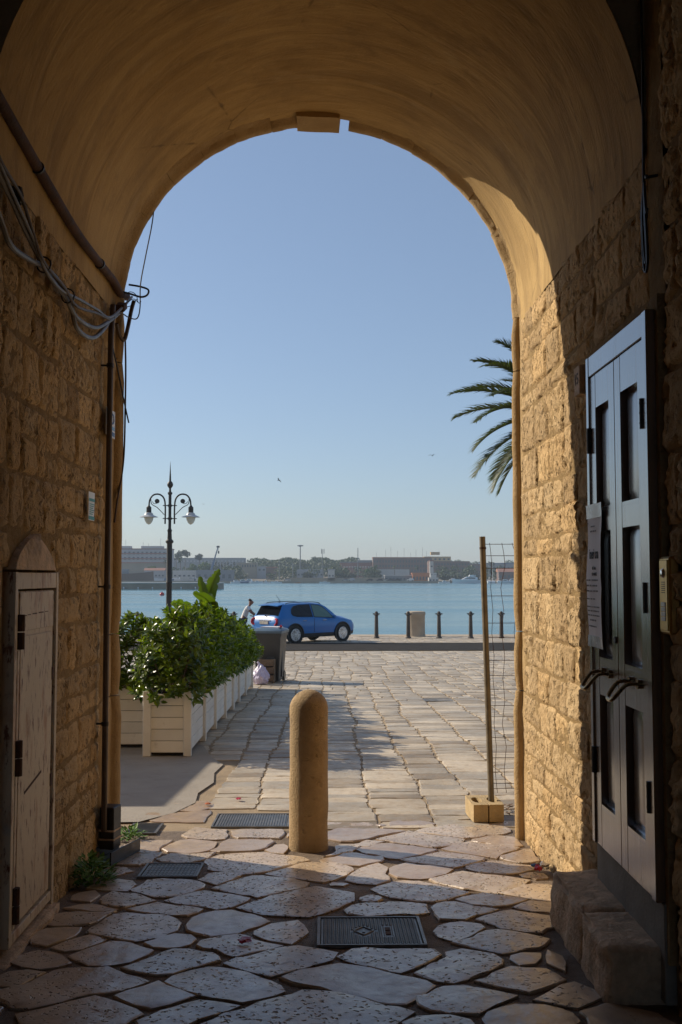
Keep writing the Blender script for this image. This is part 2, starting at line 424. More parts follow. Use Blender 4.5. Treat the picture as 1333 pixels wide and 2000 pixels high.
nl += stone_wall(wl, XL - .012, -1, cn[10:], 3.3, 3.98, [], 10, lens=(.25, .4))
# smooth ashlar strip at the mouth of the passage, left
rnd = random.Random(5)
for z0, z1 in ((-.16, .86), (.86, 1.24), (1.24, 1.9), (1.9, 2.5), (2.5, 3.0), (3.0, 3.30)):
    for ya, yb in ((6.165, 6.275), (6.275, 6.40)):
        me = rough_block(XL - .012, -1, ya, yb + .004, z0 + .002, z1 - .002, .019, .003, .03, rnd.randint(1, 900)); link('jamb_stone', me, MAT['trim'], arch)
# the vault
def vpt(a, ra, rb, y): return (CX + ra * math.cos(a), y, CZ + rb * math.sin(a))
mb = MB(); NA, NY = 72, 26; vs_ = []; fs_ = []
angs = [None] + [math.pi * i / NA for i in range(NA + 1)] + [None]
for k in range(NY + 1):
    for i in range(NA + 1):
        a = math.pi * i / NA; x = math.cos(a) * VA + CX
        ye = skew(x) - .07
        y = Y0 + (ye - Y0) * k / NY
        w = fr((math.cos(a) * 1.3, y * 1.1, math.sin(a) * 1.3 + 5), 1, 3) * .012 + fr((math.cos(a) * .5, y * 7, math.sin(a) * .5), 1, 2) * .003
        vs_.append((CX + (VA + w) * math.cos(a), y, CZ + (VB + w) * math.sin(a) - (.05 if i in (0, NA) else 0)))
for k in range(NY):
    for i in range(NA):
        a = k * (NA + 1) + i; fs_.append((a, a + 1, a + NA + 2, a + NA + 1))
obj('vault', MB().add(vs_, fs_), MAT['plaster'], arch, ang=80)
# end wall of the wider inner bay above the vault, and the bay behind it
def arch_face(y_of, top, xa, xb, ra, rb, flip):
    vs_ = []; fs_ = []; n = 48
    for i in range(n + 1):
        a = math.pi * i / n; x = CX + ra * math.cos(a); z = CZ + rb * math.sin(a)
        ox = xb if a < math.pi / 4 else (xa if a > 3 * math.pi / 4 else CX + (xb - CX) * (1 - (a - math.pi / 4) / (math.pi / 2)) + (xa - CX) * ((a - math.pi / 4) / (math.pi / 2)))
        oz = CZ + (top - CZ) * min(1, a / (math.pi / 4), (math.pi - a) / (math.pi / 4))
        vs_ += [(x, y_of(x), z), (ox, y_of(ox), oz)]
    for i in range(n):
        q = (2 * i, 2 * i + 1, 2 * i + 3, 2 * i + 2); fs_.append(q[::-1] if flip else q)
    return vs_, fs_
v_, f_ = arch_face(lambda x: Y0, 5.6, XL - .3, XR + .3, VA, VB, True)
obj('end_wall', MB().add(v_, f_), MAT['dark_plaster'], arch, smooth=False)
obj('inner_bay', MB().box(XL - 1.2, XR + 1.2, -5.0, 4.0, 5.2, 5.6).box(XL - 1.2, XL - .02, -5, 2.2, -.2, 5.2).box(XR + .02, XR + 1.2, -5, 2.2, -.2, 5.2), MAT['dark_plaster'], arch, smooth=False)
v_, f_ = arch_face(lambda x: skew(x) + .04, 8.5, -9, 9, VA + .28, VB + .28, False)
v2 = MB().add(v_, f_)
for xa, xb in ((-9, XL - .25), (XR + .25, 9)):
    v2.add([(xa, skew(xa) + .04, -1), (xb, skew(xb) + .04, -1), (xb, skew(xb) + .04, CZ), (xa, skew(xa) + .04, CZ)], [(3, 2, 1, 0)])
v2.box(-9, 9, -5, 5.6, 8.45, 8.5).box(-9.0, -8.95, -5, skew(-9), -1, 8.45).box(8.95, 9, -5, skew(9), -1, 8.45).box(-9, XL - 1.2, -5.1, -5, -1, 8.45).box(XR + 1.2, 9, -5.1, -5, -1, 8.45).box(XL - 1.2, XR + 1.2, -5.1, -5, 5.2, 8.45)
v2.add([(-9, 5.6, 8.47), (9, 5.6, 8.47), (9, skew(9) + .04, 8.47), (-9, skew(-9) + .04, 8.47)], [(0, 1, 2, 3)])
obj('facade', v2, MAT['trim'], arch, smooth=False)
# moulded ring: a round bead with a sunk groove behind it; (rho, y) section
def section(dr=0.0, rb=.046):
    s = [(.065, -.16), (.042, -.10), (.048, -.062)]
    for k in range(9):
        a = math.pi * (k / 8)
        s.append((.046 + dr - rb * math.sin(a), -rb * math.cos(a)))
    return s + [(.30, .047), (.30, -.16)]
def ring_stone(name, a0, a1, dr, seed, n=9, drop=0.0):
    flat = [(.06, -.16), (.034, -.11), (.030, -.05), (.006, -.03), (.0, .0), (.004, .035), (.02, .047), (.30, .047), (.30, -.16)]
    rg = []
    for i in range(n + 1):
        a = a0 + (a1 - a0) * i / n; ring_ = []
        for (p, q) in flat:
            j = fr((p * 6 + seed, q * 6, a * 9), 1, 4) * .009 + dr * .5 + (.0015 if i in (0, n) and p < .1 else 0)
            ra = 1.266 + p + j - (drop if p < .2 else 0); rb_ = 1.252 + p + j - (drop if p < .2 else 0)
            x = -.037 + ra * math.cos(a)
            ring_.append((x, skew(x) + q + j * .6, 3.31 + rb_ * math.sin(a)))
        rg.append(ring_)
    return obj(name, MB().loft(rg), MAT['trim'], arch, ang=50)
A = [R(x) for x in (0, 13.5, 27, 39.5, 51, 62, 72, 82.2)]
for i, (a, b) in enumerate(zip(A, A[1:])): ring_stone('voussoir', a + .0008, b - .0008, random.Random(i).uniform(-.006, .006), i + 1)
A = [R(180 - x) for x in (0, 14, 28, 41, 53, 64, 75, 83.5)]
for i, (a, b) in enumerate(zip(A, A[1:])): ring_stone('voussoir', b + .0008, a - .0008, random.Random(i + 40).uniform(-.006, .006), i + 21)
def key_block(a0, a1, drop):
    rg = []
    for i in range(5):
        a = a0 + (a1 - a0) * i / 4
        x0 = -.05 + 1.28 * math.cos(a)
        x1 = -.05 + 1.56 * math.cos(a); zb = 3.31 + 1.268 - drop + fr((i, 2, 3)) * .008
        rg.append([(x0, skew(x0) - .14, zb + .012), (x0, skew(x0) + .06, zb), (x1, skew(x1) + .06, zb + .28), (x1, skew(x1) - .14, zb + .28)])
    return obj('keystone', MB().loft(rg), MAT['trim'], arch, ang=50)
key_block(R(84.4), R(96.8), .030)
# moulded jambs below the springing, in blocks
for side in (1, -1):
    for z0, z1, dr in ((-.2, .86, -.008), (.868, 1.24, 0), (1.247, 2.95, .002), (2.957, 3.31, .003)):
        rg = []; n = max(3, int((z1 - z0) / .12))
        for i in range(n + 1):
            z = z0 + (z1 - z0) * i / n; ring_ = []
            for (p, q) in section(dr):
                j = fr((p * 9 + side * 5, q * 9, z * 5), 1, 3) * .006 + (.012 if i in (0, n) and p < .05 and abs(q) < .05 else 0)
                x = -.05 + side * (1.273 + p + j - (0.006 if side > 0 else .03))
                ring_.append((x, skew(x) + q, z))
            rg.append(ring_ if side > 0 else ring_[::-1])
        obj('jamb_stone', MB().loft(rg), MAT['trim'], arch, ang=50)

# ================================================================== ground, paving, quay
def sheet(xs, ys, dz, zf=gz):
    vs_ = [(x, y, zf(y) + dz) for y in ys for x in xs]; n = len(xs)
    return MB().add(vs_, [(j * n + i, j * n + i + 1, (j + 1) * n + i + 1, (j + 1) * n + i) for j in range(len(ys) - 1) for i in range(n - 1)])
ys = [-40, -9, -4, 0, 2, 3, 4.3, 5, 6.2, 8, 12, 16, 20.5, 26, 32, 36, 41.6, 45, 48.3, 49.0]
xs0 = [-70, -30, -12, -4, -2, -1, 0, 1, 2, 4, 12, 30, 70]
ground = struct('ground', sheet(xs0, [y_ for y_ in ys if y_ > 6.3 or y_ < 1] and [6.95] + [y_ for y_ in ys if y_ > 7], -.006), MAT['sand'])
struct('passage_floor', sheet(xs0, [y_ for y_ in ys if y_ < 6.9] + [6.95], -.007), MAT['dirt'])
pav = struct('pavement', MB().box(-2.6, 2.6, 2.0, 2.05, gz(2) - .03, gz(2) - .012), MAT['dirt'])   # bed that carries the paving stones
quay = struct('quay', MB().box(-70, 70, 48.2, 49.6, -2.8, gz(48.6) + .02, .02), MAT['quay_stone'])
struct('road', sheet([-70, -20, 0, 20, 70], [34.1, 37, 40.6], .012), MAT['asphalt'])

def slab(poly, z_of, h, dome, seed, rings=(1.0, .965, .72, .36), sub=3, mb=None):
    """one paving stone from its outline: rounded arris, faintly uneven top"""
    P = [Vector((p[0], p[1])) for p in poly]; n = len(P); out = []
    for i in range(n):
        a, b = P[i], P[(i + 1) % n]
        for k in range(sub):
            q = a.lerp(b, k / sub)
            out.append(q)
    # round the corners
    m = len(out)
    for _ in range(1):
        out = [out[i] * .84 + (out[i - 1] + out[(i + 1) % m]) * .08 for i in range(m)]
    out = [q + Vector((fr((q.x * 9, q.y * 9, seed)), fr((q.x * 9, q.y * 9, seed + 7)))) * .012 + Vector((fr((q.x * 34, q.y * 34, seed)), fr((q.x * 34, q.y * 34, seed + 3)))) * .009 for q in out]
    c = sum(out, Vector((0, 0))) / m
    area = sum(out[i].x * out[(i + 1) % m].y - out[(i + 1) % m].x * out[i].y for i in range(m))
    if area < 0: out.reverse()
    vs_ = [(q.x, q.y, z_of(q.y) - .03) for q in out]
    for r_ in rings:
        for q in out:
            p = c + (q - c) * r_
            e = 0 if r_ == 1.0 else 1
            z = z_of(p.y) + h * (.35 + .65 * e) + dome * (1 - r_) + ((fr((p.x * 5, p.y * 5, seed), 1, 3) * .006 + fr((p.x * 21, p.y * 21, seed), 1, 2) * .0035) if e else 0)
            vs_.append((p.x, p.y, z))
    fs_ = []
    for k in range(len(rings)):
        for i in range(m): fs_.append((k * m + i, k * m + (i + 1) % m, (k + 1) * m + (i + 1) % m, (k + 1) * m + i))
    fs_.append(tuple(len(rings) * m + i for i in range(m)))
    if mb is not None: mb.add(vs_, fs_); return None
    me = MB().add(vs_, fs_).mesh('paving_stone'); me.polygons.foreach_set('use_smooth', [True] * len(me.polygons)); smooth_by_angle(me, 14)
    return me
S7 = [
 [(480,165),(600,130),(750,140),(765,160),(660,190),(570,195)], [(360,205),(420,180),(500,180),(575,205),(470,230),(380,222)],
 [(780,165),(940,112),(1090,125),(1130,140),(960,195)], [(620,208),(760,172),(940,198),(800,235),(690,225)],
 [(755,130),(850,100),(910,115),(810,150)], [(490,240),(590,215),(750,240),(690,258),(560,255)],
 [(340,325),(420,262),(580,260),(668,292),(610,345),(500,352),(400,345)], [(700,300),(760,260),(850,254),(988,288),(900,330),(790,335)],
 [(945,320),(1000,296),(1080,293),(1095,325),(1060,360),(990,355)], [(920,232),(1010,195),(1180,168),(1280,185),(1270,220),(1130,255),(990,250)],
 [(725,375),(880,335),(1020,375),(880,412)], [(540,370),(650,332),(710,372),(620,388)],
 [(265,415),(410,365),(590,395),(480,440),(340,448)], [(450,455),(640,388),(800,400),(820,430),(640,475),(520,475)],
 [(835,440),(1050,390),(1240,405),(1220,425),(1000,488),(900,470)], [(200,385),(330,335),(390,352),(300,390)],
 [(85,430),(150,395),(265,440),(150,462)], [(15,550),(200,470),(400,460),(550,510),(330,560),(130,600)],
 [(430,565),(590,515),(730,560),(560,608)], [(610,515),(770,455),(920,470),(1055,545),(900,580),(700,555)],
 [(125,630),(360,562),(540,630),(420,680),(170,690)], [(505,655),(740,578),(890,600),(750,650),(600,680)],
 [(750,662),(1120,545),(1278,549),(1508,626),(1456,700),(760,700)], [(1049,495),(1260,445),(1380,462),(1613,527),(1552,575),(1403,590),(1142,523)],
 [(195,280),(300,252),(420,252),(330,297),(205,305)], [(270,235),(350,222),(430,240),(350,250)], [(150,345),(190,312),(300,308),(270,338),(180,378)],
 [(370,158),(430,138),(510,148),(470,172)], [(30,500),(110,470),(180,476),(60,530)], [(280,205),(350,178),(370,190),(340,212)]]
S8 = [
 [(445,312),(530,295),(660,322),(560,355),(500,350)], [(165,308),(250,312),(300,305),(415,308),(410,330),(270,342),(200,348)],
 [(600,355),(730,328),(885,348),(885,385),(780,397)], [(565,440),(640,402),(770,410),(820,430),(740,472),(650,465)],
 [(110,490),(210,462),(380,460),(470,485),(390,530),(330,550),(180,515)], [(388,545),(520,482),(610,478),(695,500),(620,555),(520,572)],
 [(600,575),(720,530),(830,540),(900,570),(790,608),(680,590)], [(390,635),(480,598),(620,605),(720,630),(600,690),(450,675)],
 [(820,645),(960,590),(1030,605),(1055,635),(960,670)], [(330,720),(400,705),(560,715),(580,755),(350,760)],
 [(635,690),(740,655),(900,675),(980,720),(880,755),(700,750)], [(985,690),(1060,650),(1250,690),(1270,750),(1000,750)],
 [(720,500),(770,478),(830,478),(810,510),(750,525)], [(490,400),(560,368),(620,372),(600,400),(530,425)], [(735,315),(800,298),(885,300),(885,340)],
 [(265,250),(350,222),(480,245),(575,262),(450,290),(330,270)], [(530,285),(620,262),(790,285),(700,308),(590,305)],
 [(445,215),(560,190),(760,220),(770,235),(680,268),(560,245)], [(680,265),(760,235),(895,245),(893,290),(800,285)],
 [(280,195),(360,165),(510,178),(440,208),(330,205)], [(560,165),(650,150),(790,170),(700,190),(620,185)],
 [(360,145),(480,118),(620,140),(630,150),(520,172)], [(480,105),(580,78),(750,100),(660,130)], [(160,105),(260,85),(455,110),(330,138),(210,125)],
 [(245,70),(360,50),(540,75),(560,90),(450,100)], [(60,155),(150,118),(260,135),(180,165)], [(70,60),(140,35),(320,45),(250,60),(170,80)],
 [(400,45),(530,25),(720,35),(600,65)], [(580,80),(640,60),(720,70),(770,95),(720,102)], [(700,130),(800,105),(850,135),(830,150),(750,152)],
 [(865,475),(910,490),(900,528),(860,512)], [(180,185),(250,165),(290,205),(240,225),(170,215)],
 [(140,95),(200,85),(160,118),(80,130)]]
S5 = [
 [(470,560),(640,515),(860,530),(930,550),(790,600),(640,617),(560,590)], [(250,545),(330,525),(490,520),(440,545),(340,558)],
 [(300,495),(420,455),(520,465),(500,490),(400,515)], [(535,500),(600,455),(770,452),(750,490),(640,510)],
 [(415,430),(460,402),(580,405),(560,445),(450,450)], [(590,410),(690,402),(815,408),(790,440),(640,445)],
 [(210,340),(240,325),(465,325),(440,365),(260,360)], [(240,300),(290,282),(470,280),(480,300),(400,320),(250,318)],
 [(80,560),(160,520),(250,520),(230,560)], [(110,505),(170,465),(280,465),(230,512)], [(750,612),(930,562),(1100,560),(1170,592),(1010,640),(850,632)],
 [(1170,480),(1230,455),(1300,462),(1240,490)], [(780,500),(850,470),(862,500),(840,520)]]
near = []
for lst, sc_, ox, oy in ((S7, 1.904, 0, 1650), (S8, 1.8186, 600, 1600), (S5, 2.38, 200, 1450)):
    for poly in lst:
        near.append([tuple(on_ground(ox + u / sc_, oy + v / sc_)[:2]) for u, v in poly])
def pull(poly, d):                                     # keep a joint between neighbours
    c = Vector((sum(p[0] for p in poly), sum(p[1] for p in poly))) / len(poly)
    return [tuple(Vector(p) - (Vector(p) - c).normalized() * d) for p in poly]
def inside(p, poly):
    c = False
    for i in range(len(poly)):
        a, b = poly[i - 1], poly[i]
        if (a[1] > p[1]) != (b[1] > p[1]) and p[0] < (b[0] - a[0]) * (p[1] - a[1]) / (b[1] - a[1]) + a[0]: c = not c
    return c
def edge_d(p, poly):
    if inside(p, poly): return 0
    P = Vector(p); d_ = 9
    for i in range(len(poly)):
        a, b = Vector(poly[i - 1]), Vector(poly[i]); ab = b - a; t_ = max(0, min(1, (P - a).dot(ab) / ab.length_squared)); d_ = min(d_, (P - a - ab * t_).length)
    return d_
OBST = [[(-.06, 4.49), (.45, 4.49), (.45, 4.96), (-.06, 4.96)], [(-1.06, 5.70), (-.69, 5.70), (-.69, 6.06), (-1.06, 6.06)], [(-.81, 7.0), (-.24, 7.0), (-.24, 7.5), (-.81, 7.5)], [(-1.36, 6.82), (-1.09, 6.82), (-1.09, 7.2), (-1.36, 7.2)], [(.97, 3.7), (1.3, 3.7), (1.3, 4.9), (1.02, 4.9)], [(-.26, 6.3), (.03, 6.3), (.03, 6.6), (-.26, 6.6)]]
def densify(poly, step=.05):
    out = []
    for a, b in zip(poly, poly[1:] + poly[:1]):
        n_ = max(1, int(math.hypot(b[0] - a[0], b[1] - a[1]) / step))
        nrm = Vector((b[1] - a[1], a[0] - b[0])).normalized(); z_ = poly[poly.index(a) - 1]
        prv = Vector((a[1] - z_[1], z_[0] - a[0])).normalized(); mit = prv + nrm
        mit = mit / max(.5, mit.length_squared / 2) if mit.length > .3 else nrm
        out.append((a[0], a[1], mit))                  # the corner keeps its point
        out += [(a[0] + (b[0] - a[0]) * q / n_, a[1] + (b[1] - a[1]) * q / n_, nrm) for q in range(1, n_)]
    return out
near = [[(max(XL + .01, min(XR - .01, p[0])) if p[1] < 6.4 else p[0], p[1]) for p in poly] for poly in near]
cen = [(sum(p[0] for p in g_) / len(g_), sum(p[1] for p in g_) / len(g_)) for g_ in near]
ocen = [(sum(p[0] for p in g_) / 4, sum(p[1] for p in g_) / 4) for g_ in OBST]
grown = []; npv = 0
for i, poly in enumerate(near):                        # every slab grows until a narrow joint is left to its neighbours
    nb = [(near[k], 1) for k in range(len(near)) if k != i and math.hypot(cen[k][0] - cen[i][0], cen[k][1] - cen[i][1]) < .95]
    nb += [(OBST[k], 0) for k in range(len(OBST)) if math.hypot(ocen[k][0] - cen[i][0], ocen[k][1] - cen[i][1]) < 1.1]
    out = []
    area_ = sum(poly[k - 1][0] * poly[k][1] - poly[k][0] * poly[k - 1][1] for k in range(len(poly)))
    for p in densify(poly):
        d_ = p[2] * (1 if area_ > 0 else -1); s_ = 0
        while s_ < .06:
            q = (p[0] + d_.x * (s_ + .008), p[1] + d_.y * (s_ + .008))
            if q[0] < XL + .03 or q[0] > XR - .03 or any(edge_d(q, g_) < (s_ + .008 if own else 0) + .013 for g_, own in nb): break
            s_ += .008
        s_ += fr((p[0] * 7, p[1] * 7, i), 1, 2) * .008
        out.append((p[0] + d_.x * s_, p[1] + d_.y * s_))
    grown.append(out)
    link('paving_stone', slab(out, gz, .004, .002, i * 3.1, sub=1), MAT['paving'], pav); npv += 1
grown += OBST
rnd = random.Random(77); fills = []
for _ in range(2600):
    p = (rnd.uniform(XL + .08, XR - .08), rnd.uniform(2.4, 7.15)); dd = min(min(edge_d(p, g_) for g_ in grown), min((math.hypot(p[0] - q[0], p[1] - q[1]) - q[2] for q in fills), default=9), p[0] - XL, XR - p[0])
    if p[1] > 6.6 and p[0] < -.75: continue
    if dd > .05: fills.append((p[0], p[1], min(dd - .012, .17)))
    if len(fills) > 70: break
for k, (x, y, r_) in enumerate(fills):
    a0 = rnd.uniform(0, 6.28); n_ = rnd.randint(4, 6); ex = rnd.uniform(.75, 1.0)
    poly = [(x + r_ * 1.12 * math.cos(a0 + 6.283 * q / n_ + rnd.uniform(-.2, .2)), y + r_ * ex * 1.12 * math.sin(a0 + 6.283 * q / n_ + rnd.uniform(-.2, .2))) for q in range(n_)]
    link('paving_stone', slab(poly, gz, .001 + rnd.uniform(0, .004), .002, 300 + k, rings=(1.0, .93, .6), sub=4), MAT['paving'], pav); npv += 1
# rows of long slabs outside, laid in strips that run to the quay
rnd = random.Random(21)
xs_cols = [-.9]
while xs_cols[-1] < 24: xs_cols.append(xs_cols[-1] + rnd.uniform(.32, .50))
left = [-.9]
while left[-1] > -20: left.append(left[-1] - rnd.uniform(.32, .52))
cols = list(zip(left[1:], left)) + list(zip(xs_cols, xs_cols[1:]))
cand = []
for (xa, xb) in cols:
    y = rnd.uniform(6.85, 7.1) if xa > -.95 else rnd.uniform(10.0, 10.3)
    if xa > .55: y = rnd.uniform(7.0, 7.2)
    if -.45 > xa > -1.0: y = rnd.uniform(7.55, 7.75)
    band = 0
    while y < 47.9:
        L = rnd.choice((rnd.uniform(.12, .2), rnd.uniform(.18, .3), rnd.uniform(.22, .4)))
        k_ = int((y - 7) / 4.7)
        xa0, xb0 = xa, xb
        if k_ > 1:                                      # further out the strips are broken up
            q_ = random.Random(k_ * 13 + int(xa * 50)); xa, xb = xa + .21 * (k_ % 2), xb + .21 * (k_ % 2)
        xc = (xa + xb) / 2
        ok = abs(xc + .1) < .40 * y + 1.0 and not (33.9 < y + L and y < 40.8)
        if xc < -1.12 and y < 10.2: ok = False
        if ok:
            if k_ > 1 and rnd.random() < .28: m_ = xa + (xb - xa) * rnd.uniform(.38, .62); cand += [(xa, m_, y, y + L), (m_, xb, y, y + L)]
            else: cand.append((xa, xb, y, y + L))
        xa, xb = xa0, xb0
        y += L
def wob(x, y): return x + (.05 + .002 * min(30, y)) * fr((x * 5.1, y * .45, 3), 1, 2) + .03 * fr((x * 9, y * 2.1, 8), 1, 1)
def rect_poly(xa, xb, ya, yb, r):
    ym = (ya + yb) / 2; xa, xb = wob(xa, ym), wob(xb, ym)
    g = r.uniform(.001, .004); gx = r.uniform(.004, .014)
    e = [r.uniform(-.013, .013) for _ in range(6)]
    return [(xa + gx, ya + g + e[0] * .5), ((xa + xb) / 2 + e[1], ya + g + e[2] * .3), (xb - gx, ya + g - e[0] * .5),
            (xb - gx + e[3] * .4, (ya + yb) / 2), (xb - gx, yb - g + e[4] * .5), ((xa + xb) / 2 - e[1], yb - g), (xa + gx, yb - g - e[4] * .5), (xa + gx + e[5] * .4, (ya + yb) / 2)]
cand.sort(key=lambda c: c[2] + .55 * max(0, abs((c[0] + c[1]) / 2 + .1) - .36 * c[2] * .5))
def plaza_mat(name, island):
    t = NT(name) 
    cellr = t.n('ShaderNodeNewGeometry').outputs['Random Per Island'] if island else t.rand()
    c = t.ramp(t.noise(1.7, 5, .6), [(.3, (.40, .345, .27)), (.7, (.60, .53, .43))])
    c = t.mix(1.0, c, t.ramp(cellr, [(0, (.50, .46, .42)), (.25, (.92, .88, .82)), (.5, (.72, .73, .75)), (.75, (1.0, .97, .92)), (1, (1.18, 1.14, 1.08))]), 'MULTIPLY')
    c = t.mix(t.ramp(t.noise(11, 5, .65), [(.5, 0.0), (.74, .5)]), c, (.27, .18, .12))
    t.set(c, t.ramp(t.noise(11, 3), [(.3, .42), (.75, .7)]), Specular_IOR_Level=.35); t.bump(t.math('ADD', t.noise(14, 5, .7), t.math('MULTIPLY', t.noise(3, 3), 1.4)), .008)
    return t.m
MAT['plaza'] = plaza_mat('plaza_paving', False); MAT['plaza_far'] = plaza_mat('plaza_paving_far', True)
rest = MB(); single = 300 - npv
for i, (xa, xb, ya, yb) in enumerate(cand):
    r_ = random.Random(i); poly = rect_poly(xa, xb, ya, yb, r_); h = .0015 + r_.uniform(-.002, .003)
    if i < single:
        link('paving_stone', slab(poly, gz, h, .004, i * 1.3, rings=(1.0, .95, .6), sub=2), MAT['plaza'], pav)
    else:
        slab(poly, gz, h, .003, i * 1.3, rings=(1.0, .94), sub=1, mb=rest)
ro = obj('paving_stones', rest, MAT['plaza_far'], pav, kind='stuff')
# poured concrete apron on the left
struct('concrete_apron', MB().add([(x, y, gz(y) + .008) for x, y in ((-9, 6.72), (-1.30, 7.20), (-1.10, 7.52), (-1.00, 7.9), (-1.03, 8.3), (-.96, 8.8), (-1.01, 9.3), (-.98, 9.8), (-1.15, 10.3), (-1.34, 11.2), (-9, 11.2))], [tuple(range(11))]), MAT['concrete'], smooth=False)
# the harbour
t = NT('harbour_water'); 
w1 = t.noise(1.0, 6, .6, t.mapping((.35, 1.1, 1))); w2 = t.noise(1.0, 3, .5, t.mapping((.012, .07, 1)))
t.set((.03, .155, .215), t.ramp(w2, [(.35, .12), (.7, .24)]), IOR=1.33)
t.bump(w1, .06, .45); MAT['water'] = t.m
struct('water', MB().add([(-850, 49.3, SEA), (850, 49.3, SEA), (850, 1500, SEA), (-850, 1500, SEA)], [(0, 1, 2, 3)]), MAT['water'], smooth=False)
# ================================================================== things in the passage
# ---- materials
t = NT('dark_varnished_wood'); g_ = t.noise(1.0, 6, .6, t.mapping((30, 30, 1.6)), .6); g2 = t.noise(2.0, 5, .6)
c = t.ramp(g_, [(.3, (.085, .046, .026)), (.7, (.165, .092, .054))])
c = t.mix(t.ramp(g2, [(.45, 0.0), (.75, .45)]), c, (.15, .095, .060))
t.set(c, t.ramp(g_, [(.3, .16), (.75, .30)]), Specular_IOR_Level=1.0); t.bump(g_, .0012); t.b.inputs['Coat Weight'].default_value = .8; t.b.inputs['Coat Roughness'].default_value = .22; t.b.inputs['Coat IOR'].default_value = 1.65; MAT['wood'] = t.m
t = NT('rusty_cream_paint'); n1 = t.noise(2.2, 7, .68, t.mapping((3, 3, 1.1))); n2 = t.noise(9, 7, .7, t.mapping((3, 3, 1.0))); z_ = t.sep()[2]
c = t.ramp(t.noise(1.4, 5), [(.3, (.54, .44, .31)), (.7, (.68, .57, .42))])
c = t.mix(t.ramp(n1, [(.54, 0.0), (.66, .8)]), c, (.36, .155, .055))
c = t.mix(t.ramp(n2, [(.55, 0.0), (.64, .95)]), c, (.15, .052, .018))
c = t.mix(t.ramp(t.noise(5, 4), [(.66, 0.0), (.72, .5)]), c, (.30, .36, .38))
t.set(c, .55); t.bump(t.math('ADD', n2, t.math('MULTIPLY', n1, .5)), .0025); MAT['rust_paint'] = t.m
MAT['rust'] = simple('rusted_steel', (.075, .034, .018), .8, .15, var=.45, scale=12, bump=.004, bscale=70)
MAT['dark_metal'] = simple('dark_iron', (.035, .030, .027), .5, .6, var=.3, scale=10)
MAT['cast_iron'] = simple('worn_cast_iron', (.17, .16, .15), .42, .45, var=.35, scale=9, bump=.002, bscale=60)
MAT['black_plastic'] = simple('black_plastic', (.014, .014, .015), .42, var=.2)
MAT['grey_cable'] = simple('dirty_grey_cable', (.135, .12, .105), .45, var=.25, scale=15)
MAT['brown_cable'] = simple('brown_cable', (.075, .048, .030), .55, var=.3, scale=15)
MAT['black_cable'] = simple('black_cable', (.018, .015, .013), .5)
MAT['brass'] = simple('old_brass', (.52, .34, .12), .36, .9, var=.2, scale=14)
MAT['handle_brass'] = simple('dull_handle_brass', (.24, .16, .065), .30, .9, var=.25, scale=30)
MAT['chrome'] = simple('chrome', (.6, .6, .6), .16, 1.0, var=.05)
MAT['paper'] = simple('white_paper', (.76, .74, .76), .75, var=.06, scale=8)
MAT['tape'] = simple('clear_tape', (.50, .54, .58), .22, var=.08)
MAT['ink'] = simple('black_ink', (.05, .05, .055), .8)
MAT['grey_ink'] = simple('grey_ink', (.17, .165, .17), .8)
MAT['sill'] = simple('grey_cement_sill', (.24, .22, .185), .85, var=.2, scale=8, bump=.004, bscale=50)
MAT['white_card'] = simple('white_enamel', (.72, .73, .74), .4, var=.04)
MAT['blue_ink'] = simple('navy_print', (.02, .055, .20), .45)
MAT['lightblue_ink'] = simple('light_blue_print', (.16, .38, .62), .45)
MAT['teal_ink'] = simple('teal_print', (.04, .30, .31), .5)
MAT['leaf_weed'] = simple('weed_leaf', (.11, .22, .025), .6, var=.4, scale=25)

